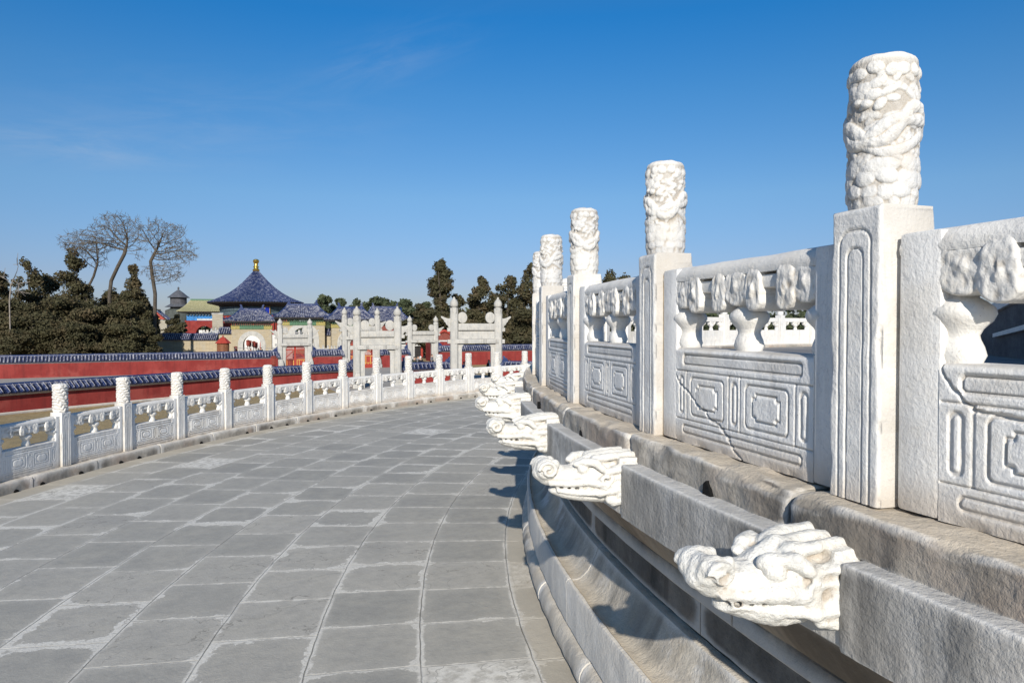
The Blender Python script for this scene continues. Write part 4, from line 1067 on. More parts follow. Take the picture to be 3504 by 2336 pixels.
# ---- the glazed triple gate
D=110.
def bay(label,px0,px1,py_eave,py_ridge,rwf,arch_r,spring,ringw,group):
    p=spot((px0+px1)/2,D); w=(px1-px0)/FPX*D*1.02; t=thing('arched_gatehouse',label,'gatehouse',p,-.11+.0,group)
    he=hgt(py_eave,D); hr=hgt(py_ridge,D)-he
    m=MB(); m.prism(arch_poly(w,he-1.15,arch_r,spring),-1.6,1.6,'y'); obj('brick_wall',fixn(m.mesh('brick_wall')),M['brick'],t)
    m=MB(); m.prism(arch_ring(arch_r-.004,ringw,spring),-1.66,-1.50,'y'); obj('arch_surround',fixn(m.mesh('arch_surround')),M['marble_far'],t)
    m=MB(); m.box(-w/2-.08,w/2+.08,-1.68,1.68,he-1.15,he-.55); fz_=obj('yellow_frieze',m.mesh('yellow_frieze'),M['yellow_glaze'],t)
    m=MB(); m.box(-w*.30,w*.30,-1.72,-1.66,he-1.12,he-.55)
    for i in range(int(w/.28)): x=-w/2+.14+i*.28; m.box(x-.08,x+.08,-1.95,-1.5,he-.55,he-.32)
    m.box(-w/2-.1,w/2+.1,-1.80,1.7,he-.33,he-.18); obj('green_frieze',m.mesh('green_frieze'),M['green_glaze'],fz_)
    m=MB(); m.box(-w/2-.10,-arch_r-ringw-.02,-1.78,-1.4,0,1.05); m.box(arch_r+ringw+.02,w/2+.10,-1.78,-1.4,0,1.05); obj('stone_base',m.mesh('stone_base',bevel=.03),M['marble_far'],t)
    if label.startswith('left'):
        m=MB(); m.box(arch_r-.12,arch_r-.02,-1.2,1.2,.05,spring+.6); obj('open_door',m.mesh('open_door'),M['red_paint'],t)
    hip_roof(w,3.2,w*rwf,hr*1.05,he,1.05,t,M['tile_pale'],.38,.125)
    return t
GB='arched brick gatehouses with blue roofs'
bay('left brick gatehouse with an open white-rimmed arch full of people',801,926,1100,1064,.62,1.25,2.2,.72,GB)
bay('middle brick gatehouse with a taller blue roof behind the leftmost white gate',966,1106,1087,1048,.70,1.55,3.1,.80,GB)
bay('right brick gatehouse mostly hidden behind the white gate posts',1136,1262,1095,1058,.66,1.3,2.4,.75,GB)
# link walls between the gatehouses
def brick_wall(label,px0,px1,d0,d1,h,tsp=.32):
    a=spot(px0,d0);b=spot(px1,d1); 
    t=tile_wall('brick_wall',label,[(a.x,a.y),((a.x+b.x)/2,(a.y+b.y)/2),(b.x,b.y)],[h]*3,.7,M['brick'],M['tile_pale'],tsp,.35,.95,False,None,(False,False))
    return t
brick_wall('sandy brick wall with dark blue tiles left of the red kiosk',520,748,112,111.5,hgt(1141,112))
brick_wall('stub of brick wall with blue tiles joining the left gatehouse, behind the kiosk',752,800,110.6,110.6,hgt(1120,110.6))
brick_wall('narrow shaded wall between the middle and right gatehouses',1100,1142,111,111,hgt(1125,111))
# ---- Imperial vault: round hall
D=150.; p=spot(878,D)
t=thing('round_hall','round hall with a tall conical blue-tiled roof and gilded finial','hall',p,0)
Rv=9.55; ze=hgt(1036,D); zt=hgt(917,D)
prof=[(0.0,1.0),(.14,.78),(.26,.60),(.40,.425),(.55,.275),(.70,.16),(.85,.07),(1.0,0.)]
NR=104; m=MB(); P=[]
def rprof(q):
    q=q*(len(prof)-1); i=min(int(q),len(prof)-2); f=q-i; return prof[i][0]+(prof[i+1][0]-prof[i][0])*f, prof[i][1]+(prof[i+1][1]-prof[i][1])*f
rowz=26
for k in range(NR*2):
    a=2*PI*k/(NR*2); row=[]
    for j in range(rowz+1):
        rr_,zz=rprof(.03+.97*j/rowz); r=rr_*Rv; b=(.13 if k%2==0 else -.05)*min(1,.25+rr_)
        row.append(Vector((r*math.cos(a),r*math.sin(a),ze+zz*(zt-ze)+b+(.02 if j%2 else 0))))
    P.append(row)
m.grid(P,closeu=True); rf=obj('conical_roof',fixn(m.mesh('conical_roof',smooth=True,angle=25)),M['tile_vault'],t)
m=MB(); q=.86; m.lathe([(r*q*1.05,zt+(z-zt)*q) for r,z in [(.02,zt-.75),(.72,zt-.75),(.80,zt-.45),(.55,zt-.2),(.48,zt+.1),(.66,zt+.22),(.66,zt+.36),(.42,zt+.5),(.40,zt+.75),(.52,zt+.82),(.50,zt+.95),(.40,zt+1.02),(.62,zt+1.35),(.68,zt+1.75),(.55,zt+2.02),(.25,zt+2.16),(.03,zt+2.18)]],24)
obj('gilded_finial',fixn(m.mesh('gilded_finial',smooth=True)),M['gold'],rf)
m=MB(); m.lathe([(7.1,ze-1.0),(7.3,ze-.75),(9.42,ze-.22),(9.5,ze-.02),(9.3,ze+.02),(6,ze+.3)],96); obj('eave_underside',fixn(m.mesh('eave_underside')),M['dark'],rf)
m=MB(); m.lathe([(6.95,0),(6.95,ze-.9),(6,ze-.5)],64); w_=obj('red_wall',fixn(m.mesh('red_wall')),M['red_dark'],t)
m=MB(); m.lathe([(7.0,ze-2.7),(7.12,ze-2.65),(7.12,ze-1.85),(7.0,ze-1.8),(7.16,ze-1.7),(7.16,ze-.95),(6.9,ze-.8)],64); obj('painted_frieze',fixn(m.mesh('painted_frieze')),M['teal'],t)
m=MB(); md=MB()
for k in range(12):
    a=2*PI*(k+.5)/12+.13; x,y=7.02*math.cos(a),7.02*math.sin(a); m.lathe([(.30,0),(.30,ze-2.65)],10,(x,y,0))
    for j in range(-3,4):
        b=a+2*PI/24+j*.055; md.box(-.05,.05,-.05,.05,0,ze-2.75,Matrix.Translation((7.0*math.cos(b),7.0*math.sin(b),0))@Matrix.Rotation(b,4,'Z'))
obj('columns',m.mesh('columns',smooth=True),M['red_paint'],t); obj('lattice_doors',md.mesh('lattice_doors'),M['red_paint'],t)
ang=math.atan2(CAM.y-p.y,CAM.x-p.x); ang=-PI/2+.32-.11
Mx=Matrix.Translation((7.5*math.cos(ang),7.5*math.sin(ang),ze-1.7))@Matrix.Rotation(ang+PI/2,4,'Z')
m=MB(); m.box(-.55,.55,-.08,.08,-.85,.85,Mx); pq=obj('name_board',m.mesh('name_board'),M['gold_paint'],t)
m=MB(); m.box(-.42,.42,-.12,-.06,-.72,.72,Mx); obj('board_field',m.mesh('board_field'),M['plaque'],pq)
m=MB(); m.lathe([(11.2,0),(11.2,2.6),(11.0,2.75),(7.2,2.76)],64); sb_=obj('stone_base',fixn(m.mesh('stone_base')),M['marble'],t)
m=MB()
for k in range(48):
    a=2*PI*k/48; Mx=Matrix.Translation((10.9*math.cos(a),10.9*math.sin(a),2.74))@Matrix.Rotation(a,4,'Z'); m.box(-.12,.12,-.12,.12,0,1.35,Mx)
    Mx=Matrix.Translation((10.87*math.cos(a+PI/48),10.87*math.sin(a+PI/48),2.74))@Matrix.Rotation(a+PI/48,4,'Z'); m.box(-.08,.08,-.61,.61,0,.5,Mx); m.box(-.08,.08,-.61,.61,.75,.95,Mx)
obj('base_balustrade',m.mesh('base_balustrade'),M['marble'],sb_)
# pale wall end beside the hall
q=spot(746,140); 
t=thing('wall_pier','plain grey masonry pier between the red hall and the round hall','pier',q,-.1)
m=MB(); m.box(-.95,.95,-.8,.8,0,hgt(1074,140)); obj('pier_body',m.mesh('pier_body'),M['brick_grey'],t)
m=MB(); m.box(-1.05,1.05,-.9,.9,hgt(1074,140),hgt(1074,140)+.18); obj('pier_cap',m.mesh('pier_cap'),M['grey_stone'],t)
# white stair rails left of the pier
q=spot(724,136); t=thing('stair_rail','small bright white marble stair railing below the red hall','railing',q,-.1)
m=MB()
for i,x in enumerate((-1.4,.0,.7,1.4)): m.box(x-.12,x+.12,-.12,.12,0,hgt((1140,1122,1121,1121)[i],136)+ (0 if i else .6))
obj('posts',m.mesh('posts',bevel=.03),M['marble'],t)
m=MB(); m.prism([(-1.4,0),(1.4,0),(1.4,hgt(1128,136)),(0.,hgt(1131,136)),(-1.4,hgt(1142,136)-.2)],-.08,.08,'y'); obj('sloping_panel',fixn(m.mesh('sloping_panel')),M['marble'],t)

# ---- red hall with a yellow-green roof and round doorway
D=175.; p=spot(703,D); t=thing('red_hall','red hall with pale yellow-green tiled roof and a round-headed doorway','hall',p,-.12)
w=(762-641)/FPX*D; he=hgt(1064,D); hr=hgt(1027,D)
m=MB(); m.prism(arch_poly(w,he-2.3,1.9,hgt(1137,D)-.3),-2,2,'y'); obj('red_wall',fixn(m.mesh('red_wall')),M['red'],t)
m=MB(); m.box(-w/2+.4,w/2-.2,-2.06,2,he-2.3,he-.6); f_=obj('blue_frieze',m.mesh('blue_frieze'),M['blue_paint'],t)
m=MB(); m.box(-1.6,1.8,-2.10,-2.05,he-2.25,he-1.85); obj('pale_band',m.mesh('pale_band'),M['grey_stone'],f_)
m=MB()
for i in range(12): m.box(-w/2+.5+i*.68,-w/2+.9+i*.68,-2.5,-2.0,he-1.1,he-.55)
obj('brackets',m.mesh('brackets'),M['teal'],f_)
m=MB(); a=w/2+1.6
tiled_slope((-a,-3.4,he-.1),(a+2,-3.4,he-.1),(-a+2.6,1,hr),(a+2,1,hr),.42,.12,mb=m); tiled_slope((a+2,5.4,he-.1),(-a,5.4,he-.1),(a+2,1,hr),(-a+2.6,1,hr),.42,.12,mb=m); tiled_slope((-a,5.4,he-.1),(-a,-3.4,he-.1),(-a+2.6,1,hr),(-a+2.6,1,hr),.42,.12,mb=m)
rf=obj('tiled_roof',m.mesh('tiled_roof',smooth=True,angle=50),M['tile_green'],t)
m=MB(); m.box(-a+2.5,a+2,.8,1.2,hr-.1,hr+.35); obj('ridge',m.mesh('ridge'),M['green_glaze'],rf)
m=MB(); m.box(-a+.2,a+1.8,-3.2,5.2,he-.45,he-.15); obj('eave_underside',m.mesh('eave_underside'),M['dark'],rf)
# lower tile coping and green band left of it, another gabled hall, and the far two-tiered tower
p=spot(541,150); t=thing('gabled_hall','small blue-roofed hall with an orange painted gable, half hidden by the bare tree','hall',p,-.1)
w=64/FPX*150; m=MB(); m.box(-w/2,w/2,-2,2,0,hgt(1095,150)); obj('wall',m.mesh('wall'),M['brick_grey'],t)
gz=hgt(1092,150); gt=hgt(1062,150)
m=MB(); m.prism([(-w/2+.3,gz),(w/2-.3,gz),(0,gt-.25)],-2.1,2.1,'y'); g_=obj('gable',fixn(m.mesh('gable')),M['red_paint'],t)
m=MB(); m.prism([(-.7,gz+.05),(.7,gz+.05),(0,gz+.75)],-2.16,-2.1,'y'); obj('gilt_ornament',fixn(m.mesh('gilt_ornament')),M['gold_paint'],g_)
m=MB(); tiled_slope((-w/2-.7,2.6,gz-.35),(-w/2-.7,-2.6,gz-.35),(0,2.6,gt),(0,-2.6,gt),.35,.12,mb=m,sag=.05); tiled_slope((w/2+.7,-2.6,gz-.35),(w/2+.7,2.6,gz-.35),(0,-2.6,gt),(0,2.6,gt),.35,.12,mb=m,sag=.05)
rf=obj('tiled_roof',m.mesh('tiled_roof',smooth=True),M['tile_pale'],t)
m=MB(); m.box(-.15,.15,-2.7,2.7,gt-.05,gt+.3); obj('ridge',m.mesh('ridge'),M['ridge'],rf)
p=spot(612,230); t=thing('tiered_tower','dark grey two-tiered pavilion tower in the haze behind the bare tree','tower',p,0)
def tier(r0,z0,r1,z1,nm):
    m=MB(); m.lathe([(r0,z0),(r0*.72,z0+(z1-z0)*.28),(r0*.42,z0+(z1-z0)*.62),(r1,z1)],24); return obj(nm,fixn(m.mesh(nm,smooth=True)),M['tile_grey'],t)
k=230/FPX; tier(44*k,hgt(1050,230),26*k,hgt(1026,230),'lower_roof'); r_=tier(36*k,hgt(1018,230),1.2*k,hgt(990,230),'upper_roof')
m=MB(); m.lathe([(1.*k,hgt(991,230)),(3*k,hgt(988,230)),(3.2*k,hgt(984,230)),(.5*k,hgt(981,230))],12); obj('finial',fixn(m.mesh('finial',smooth=True)),M['tile_grey'],r_)
m=MB(); m.lathe([(26*k,0),(26*k,hgt(1016,230)),(10*k,hgt(1012,230))],24); obj('tower_wall',fixn(m.mesh('tower_wall')),M['tower'],t)
m=MB(); m.lathe([(42*k,0),(42*k,hgt(1062,230)),(20*k,hgt(1052,230))],24); obj('lower_wall',fixn(m.mesh('lower_wall')),M['tower_green'],t)
# ---- gabled hall right of the gatehouses
D=128.; p=spot(1318,D); t=thing('gabled_hall','blue-roofed hall with a red gable showing between the far gate posts','hall',p,-.22)
w=11.; d=5.
he=hgt(1100,D); hr=hgt(1054,D)
m=MB(); m.box(-w/2,w/2,-d/2,d/2,0,he); obj('wall',m.mesh('wall'),M['red_dark'],t)
rf=hip_roof(w*.62,d,w*.42,hr-he,he,1.3,t,M['tile_pale'],.34,.10)
m=MB(); m.prism([(-1.9,he+.35),(1.9,he+.35),(0,hr-.15)],2.35,2.55,'x'); g_=obj('gable',fixn(m.mesh('gable')),M['red_paint'],t)
m=MB(); m.prism([(-.75,he+.4),(.75,he+.4),(0,he+1.0)],2.55,2.58,'x'); obj('gilt_ornament',fixn(m.mesh('gilt_ornament')),M['gold_paint'],g_)
m=MB()
for s in (-1,1): m.tube([(2.75,0,hr+.05),(2.75,s*1.1,(hr+he)/2+.3),(2.75,s*2.3,he+.35)],.20,6)
obj('gable_ridges',m.mesh('gable_ridges',smooth=True),M['ridge'],rf)
# ---- red gable house right of the open far gate
D=100.; p=spot(1521,D); t=thing('gable_house','small red house front with a curved gable, right of the open far gate','house',p,-.1)
m=MB(); w=1.9; zt=hgt(1132,D); z0=hgt(1152,D); z1=hgt(1168,D)
m.box(-w,w,0,4,0,z1); obj('red_wall',m.mesh('red_wall'),M['red'],t)
m=MB(); m.box(-w-.03,w+.03,-.05,4,z1,z1+.2); obj('white_band',m.mesh('white_band'),M['grey_stone'],t)
m=MB(); m.prism([(-w,z1+.2),(w,z1+.2),(w,z0),(.75,zt-.45),(0,zt-.15),(-.75,zt-.45),(-w,z0)],.15,4,'y'); g_=obj('gable',fixn(m.mesh('gable')),M['red_dark'],t)
m=MB()
ar=[(-w-.2,z0-.15),(-1.0,zt-.55),(-.45,zt-.12),(0,zt),(.45,zt-.12),(1.0,zt-.55),(w+.2,z0-.15)]
m.tube([(a,.05,b) for a,b in ar],.17,6); m.tube([(a,.2,b+.06) for a,b in ar],.17,6); obj('gable_edge',m.mesh('gable_edge',smooth=True),M['red_paint'],g_)
# dim hall behind the open doors
p=spot(1447,112); t=thing('dim_hall','dim grey hall front with pale cornice bands seen through the open red doors','hall',p,-.1)
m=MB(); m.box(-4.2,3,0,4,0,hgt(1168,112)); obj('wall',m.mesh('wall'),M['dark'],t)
m=MB(); m.box(-4.3,3.1,-.3,.02,hgt(1181,112)-.1,hgt(1181,112)+.18); m.box(-4.3,3.1,-.4,.02,hgt(1172,112),hgt(1172,112)+.22); obj('cornice',m.mesh('cornice'),M['grey_stone'],t)
m=MB()
for x in (-2.3,-.2,1.9): m.lathe([(.2,0),(.2,hgt(1184,112))],10,(x,-.25,0))
obj('columns',m.mesh('columns',smooth=True),M['red_paint'],t)

# ---- kiosk
D=97.; p=spot(763,D); t=thing('ticket_kiosk','small brown octagonal kiosk with a pointed red roof','kiosk',p,.1)
k=D/FPX; h1=hgt(1171,D); h2=hgt(1152,D)
m=MB(); m.lathe([(19.5*k,0),(19.5*k,h1)],8,a0=PI/8); w_=obj('plank_body',fixn(m.mesh('plank_body')),M['brown_wood'],t)
m=MB()
for i in range(32):
    a=2*PI*i/32; m.box(-.03,.03,-.05,.05,0,h1-.1,Matrix.Translation((19.0*k*math.cos(a),19.0*k*math.sin(a),0))@Matrix.Rotation(a,4,'Z'))
obj('battens',m.mesh('battens'),M['brown_wood'],w_)
m=MB(); m.lathe([(.05,h1-.12),(26*k,h1-.12),(26.5*k,h1-.05),(9*k,h2-.12),(.06,h2+.02)],8,a0=PI/8); rf=obj('red_roof',fixn(m.mesh('red_roof')),M['red_paint'],t)
m=MB(); m.ell((0,0,h2+.1),(.09,.09,.16)); obj('roof_knob',m.mesh('roof_knob',smooth=True),M['red_paint'],rf)
# ---- palace lamps on short posts
def lamp(px,py,d,label,sc=1.):
    p=spot(px,d); t=thing('palace_lamp',label,'lamp',p,.2,'red wooden palace lamps'); top=hgt(py,d); k=sc
    m=MB(); m.lathe([(.05,0),(.05,top-1.05*k)],8); obj('lamp_post',m.mesh('lamp_post',smooth=True),M['red_dark'],t)
    m=MB(); m.lathe([(.05,top-1.12*k),(.20*k,top-.92*k),(.25*k,top-.86*k),(.25*k,top-.16*k),(.30*k,top-.14*k)],6); s_=obj('lamp_box',fixn(m.mesh('lamp_box')),M['red_dark'],t)
    m=MB()
    for i in range(12):
        a=2*PI*i/12; m.box(-.014,.014,-.014,.014,top-.86*k,top-.16*k,Matrix.Translation((.245*k*math.cos(a),.245*k*math.sin(a),0))@Matrix.Rotation(a,4,'Z'))
    obj('lamp_bars',m.mesh('lamp_bars'),M['red_paint'],s_)
    m=MB(); m.lathe([(.36*k,top-.14*k),(.34*k,top-.10*k),(.12*k,top-.02*k),(.03,top)],6); obj('lamp_cap',fixn(m.mesh('lamp_cap')),M['red_dark'],t)
lamp(936,1216,70,'red palace lamp before the long red wall, left of the closed gate'); lamp(992,1226,67,'red palace lamp in front of the closed red doors'); lamp(1097,1240,67,'red palace lamp low against the red wall, right of the closed gate')
for px,py,d,l in ((848,1162,100,'tallest red lamp in the crowd at the left arch'),(855,1164,101,'red lamp beside the tallest one at the left arch'),(868,1166,102,'third red lamp, right of the pair at the left arch'),(876,1170,103,'rightmost red lamp at the left arch'),(806,1184,100,'lone red lamp just right of the kiosk')): lamp(px,py,d,l,.85)
# white marble balustrade pieces at the foot of the gatehouses
for (px,w,py,lb) in ((1098,46,1180,'cream marble stair railing in front of the middle gatehouse'),(1150,30,1182,'cream marble stair railing left of the middle far gate'),(935,26,1195,'white marble rail right of the left arch'),(822,22,1197,'white marble rail left of the left arch')):
    d=104.; p=spot(px,d); t=thing('stair_railing',lb,'railing',p,-.1); W2=w/FPX*d
    h=hgt(py,d); m=MB()
    for i in range(4): x=-W2/2+W2*i/3; m.box(x-.13,x+.13,-.13,.13,0,h-.25); m.lathe([(.10,h-.25),(.12,h-.18),(.12,h-.03),(.05,h)],8,(x,0,0))
    obj('railing_posts',m.mesh('railing_posts'),M['marble_far'],t)
    m=MB(); m.box(-W2/2,W2/2,-.09,.09,0,h-.95); m.box(-W2/2,W2/2,-.10,.10,h-.62,h-.45)
    for i in range(6): m.box(-W2/2+W2*(i+.5)/6-.08,-W2/2+W2*(i+.5)/6+.08,-.07,.07,h-.95,h-.62)
    obj('railing_panels',m.mesh('railing_panels'),M['marble_far'],t)
# grey crowd barriers at the left arch
for px,lb in ((826,'grey metal crowd barrier left of the lamps at the arch'),(928,'grey metal crowd barrier right of the arch')):
    p=spot(px,98); t=thing('crowd_barrier',lb,'barrier',p,.3); m=MB()
    for x in (-.9,.9): m.tube([(x,0,0),(x,0,1.9)],.03,5)
    for z in (.3,1.0,1.9): m.tube([(-.9,0,z),(.9,0,z)],.03,5)
    m.tube([(-.9,0,.3),(.9,0,1.9)],.025,5); obj('rails',m.mesh('rails'),M['metal'],t)
# ---- shaded stair flank on the upper terrace, right edge
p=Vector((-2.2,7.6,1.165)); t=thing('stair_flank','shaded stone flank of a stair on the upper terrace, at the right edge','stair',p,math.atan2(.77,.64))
m=MB(); m.prism([(-9,0),(1.2,0),(1.2,.25),(.8,.5),(-9,2.1)],-.15,.5,'y'); obj('flank',fixn(m.mesh('flank')),M['flank_shade'],t)
m=MB(); m.prism([(-9,2.12),(.75,.52),(.75,.66),(-9,2.30)],-.2,.55,'y'); m.prism([(-9,1.2),(-.4,.30),(-.4,.36),(-9,1.34)],.5,.56,'y'); obj('coping',fixn(m.mesh('coping')),M['marble'],t)
# ---------------------------------------------------------------- trees
def leaf_cloud(blobs,n,size,seed,flat=.6):
    """many small leaf tufts over the shell and inside of the given blobs: (centre, radii, weight)"""
    rs=np.random.default_rng(seed); V=[];F=[]
    tot=sum(b[2] for b in blobs); C=[];Nn=[]
    for c,r,wt in blobs:
        k=int(n*wt/tot); d=rs.normal(size=(k,3)); d/=np.linalg.norm(d,axis=1)[:,None]
        rad=rs.random(k)**.30; 
        lump=.82+.42*fbm(d[:,0]*2.6+c[0],d[:,1]*2.6+c[1],d[:,2]*2.6+c[2],3,seed)
        p=np.array(c)+d*np.array(r)*(rad*lump)[:,None]
        C.append(p); Nn.append(d)
    C=np.concatenate(C);Nn=np.concatenate(Nn); k=len(C)
    # tuft = two crossed small quads
    a=Nn+rs.normal(scale=.7,size=(k,3)); a/=np.linalg.norm(a,axis=1)[:,None]
    t=np.cross(a,rs.normal(size=(k,3))); t/=np.linalg.norm(t,axis=1)[:,None]; b=np.cross(a,t)
    s=size*(.55+.9*rs.random(k))[:,None]; s2=s*(.45+.6*rs.random(k))[:,None]
    q=np.stack([C-t*s-b*s2*.3,C-t*s*.1-b*s2,C+t*s+b*s2*.2,C+t*s*.15+b*s2],1)
    V=q.reshape(-1,3); F=np.arange(k*4).reshape(-1,4)
    me=bpy.data.meshes.new('crown'); me.vertices.add(len(V)); me.vertices.foreach_set('co',V.ravel().astype(np.float32))
    me.loops.add(k*4); me.loops.foreach_set('vertex_index',F.ravel().astype(np.int32)); me.polygons.add(k)
    me.polygons.foreach_set('loop_start',np.arange(0,k*4,4).astype(np.int32)); me.polygons.foreach_set('loop_total',np.full(k,4,np.int32)); me.update(calc_edges=True); me.validate(); return me
def limb_tree(h,r0,seed,nb=7):
    rg=random.Random(seed); m=MB(); pts=[]; x=y=0
    for i in range(7):
        t=i/6; pts.append((x,y,h*t)); x+=rg.uniform(-.03,.03)*h; y+=rg.uniform(-.03,.03)*h
    m.tube(pts,[r0*(1-.85*i/6) for i in range(7)],7)
    for k in range(nb):
        t=rg.uniform(.25,.9); a=rg.uniform(0,2*PI); L=h*.32*(1.1-t); i=int(t*6); p=Vector(pts[i]); q=p+Vector((math.cos(a)*L,math.sin(a)*L,L*rg.uniform(.2,.7)))
        m.tube([p,(p+q)/2+Vector((0,0,-.05*L)),q],[r0*.35,r0*.22,r0*.08],5)
    return m
def evergreen_blobs(h,w,seed,kind):
    rg=random.Random(seed); B=[]
    if kind=='lump':         # broad shaggy evergreen with a rounded top
        n=9
        for i in range(n):
            t=i/(n-1); zz=h*(.08+.84*t); ww=w*.5*(1-.52*t**3)*rg.uniform(.85,1.15)
            for k in range(5 if t<.75 else 3):
                a=rg.uniform(0,2*PI); o=ww*rg.uniform(.35,.62)*(1 if t<.8 else .7)
                B.append(((math.cos(a)*o,math.sin(a)*o,zz+rg.uniform(-.05,.05)*h),(ww*rg.uniform(.4,.58),ww*rg.uniform(.4,.58),h*rg.uniform(.055,.085)),ww))
    elif kind=='cypress':      # ragged, tall, in storeys
        n=10
        for i in range(n):
            t=i/(n-1); zz=h*(.08+.86*t); ww=w*.5*(1-.60*t**2.4)*rg.uniform(.85,1.15)
            for k in range(4 if t<.7 else 2):
                a=rg.uniform(0,2*PI); o=ww*(.5 if t<.8 else .25)
                B.append(((math.cos(a)*o,math.sin(a)*o,zz+rg.uniform(-.04,.04)*h),(ww*.62,ww*.62,h*.072),ww))
    elif kind=='column':     # narrow with a waist
        for t,f in ((.08,1.),(.17,1.05),(.26,1.05),(.35,1.),(.43,.9),(.50,.7),(.56,.55),(.63,.85),(.70,.95),(.77,.9),(.84,.75),(.90,.55),(.95,.35)):
            for q in range(3):
                a=rg.uniform(0,6.28); o=w*.17*f; B.append(((math.cos(a)*o,math.sin(a)*o,h*t+rg.uniform(-.02,.02)*h),(w*.40*f,w*.40*f,h*.058),f))
    else:                    # round, layered pine or juniper
        for i in range(15):
            t=rg.uniform(.12,.92); f=math.sin(PI*min(1,.18+.75*t))**.7; a=rg.uniform(0,2*PI); o=w*.36*f*rg.uniform(.2,1)
            B.append(((math.cos(a)*o,math.sin(a)*o,h*t),(w*.24*rg.uniform(.7,1.2),w*.24*rg.uniform(.7,1.2),h*.11*rg.uniform(.8,1.3)),1))
        B.append(((0,0,h*.45),(w*.36,w*.36,h*.34),2))
    return B
def tree(px,pytop,width_px,d,kind,label,seed,mat='leaf',n=5200,group=None,size=.17):
    p=spot(px,d); h=hgt(pytop,d); w=width_px/FPX*d
    t=thing('evergreen_tree',label,'tree',p,0,group)
    tr=limb_tree(h*.86,.018*h+.10,seed); obj('trunk',tr.mesh('trunk',smooth=True),M['bark'],t)
    obj('crown',leaf_cloud(evergreen_blobs(h,w,seed,kind),n,size*d/100*1.0,seed),M[mat],t); return t
GL='dark evergreens behind the long red wall'
for i,(px,py,w,d,k,n,lb) in enumerate([
  (-8,915,150,104,'lump',5200,'dark cypress at the left edge, cut off by the frame'),
  (100,885,150,112,'lump',5200,'slim-topped cypress second from the left edge, behind the dead branch'),
  (170,930,150,118,'round',4200,'hazy evergreen between the slim-topped cypress and the tallest dark one'),
  (255,848,185,106,'lump',7200,'tallest dark cypress, in front of the bare trees at left'),
  (365,985,150,112,'round',4200,'low evergreen under the forked bare tree'),
  (455,905,130,101,'lump',6000,'pointed dark cypress between the two bare tree trunks'),
  (505,1015,90,104,'round',4600,'low evergreen at the foot of the right-hand bare tree'),
  (40,1020,330,95,'round',7600,'broad bushy juniper low at the left edge'),
  (190,1000,320,97,'round',7600,'broad bushy juniper below the tallest dark cypress'),
  (330,1045,280,94,'round',7200,'wide juniper just above the wall, middle of the dark clump'),
  (440,1020,200,95,'round',6600,'juniper bulging at the right end of the dark clump'),
  (603,1072,95,125,'cypress',4200,'thin dark cypress in front of the grey tower, beside the bare tree'),
  (110,1075,260,91,'round',6200,'lowest shaggy juniper touching the wall at left'),
  (255,1095,260,90,'round',6200,'lowest shaggy juniper touching the wall, under the tallest cypress'),
  (420,1110,230,90.5,'round',6200,'lowest shaggy juniper touching the wall, right of the dark clump'),
  (505,1095,90,93,'round',5200,'small juniper closing the right end of the dark clump')]):
    tree(px,py,w,d,k,lb,100+i,'leaf',int(n*2.6),GL,.145)
GR='evergreens behind the right-hand white gates'
for i,(px,py,w,d,k,n,lb) in enumerate([
  (1508,884,105,112,'column',6500,'tall lone cypress with a waist, highest tree on the right'),
  (1567,1000,120,118,'lump',3800,'short pointed cypress between the tall lone one and the next'),
  (1640,940,140,112,'lump',6000,'pointed cypress above the tallest gate, between its two posts'),
  (1735,932,170,108,'lump',7000,'broad cypress right of the tallest gate'),
  (1812,905,140,106,'lump',6000,'cypress partly hidden by the farthest upper posts'),
  (1440,1040,130,140,'lump',4200,'evergreen left of the tall lone cypress, above the small open gate'),
  (1690,990,150,125,'lump',4200,'dark evergreen between the pointed cypress and the broad one'),
  (1480,1055,150,106,'round',5600,'rounded evergreen at the foot of the tall lone cypress'),
  (1590,1065,190,104,'round',6200,'dense evergreen filling the opening of the tallest gate'),
  (1700,1075,190,100,'round',6200,'dense evergreen behind the right post of the tallest gate'),
  (1790,1060,190,99,'round',6200,'brownish evergreen against the farthest upper posts'),
  (1400,1085,150,118,'round',4600,'evergreen behind the open small gate'),
  (2075,915,90,130,'round',4200,'evergreen top peeping over the upper rail, left one'),
  (2130,908,110,132,'round',4200,'evergreen top peeping over the upper rail, right one'),
  (1900,1030,220,118,'round',4200,'evergreen hidden behind the upper balustrade posts'),
  (2010,1000,200,125,'round',4200,'evergreen hidden behind the third upper panel')]):
    tree(px,py,w,d,k,lb,200+i,'leaf',int(n*2.3),GR,.15)
GF='far pines along the skyline'
for i,(px,py,w,lb) in enumerate([(1104,1008,80,'far dark pine just right of the conical roof'),(1142,1036,60,'low far pine beside the first one'),(1172,1016,60,'spreading far pine between the hall roofs'),(1212,1024,45,'small pointed far pine above the nearer gate post'),(1243,1028,50,'thin pale far pine beside the pointed one'),
   (1295,1014,105,'broad far pine above the red gabled hall'),(1335,1022,70,'far pine right of the broad one'),(1378,1015,85,'pale airy far pine right of the gabled hall'),(1425,1034,90,'far pine left of the tall lone cypress'),(1462,1030,80,'far pine directly behind the tall lone cypress')]):
    tree(px,py,w*1.25,185+7*(i%3),'round',lb,300+i,'leaf_far',3600,GF,.19)
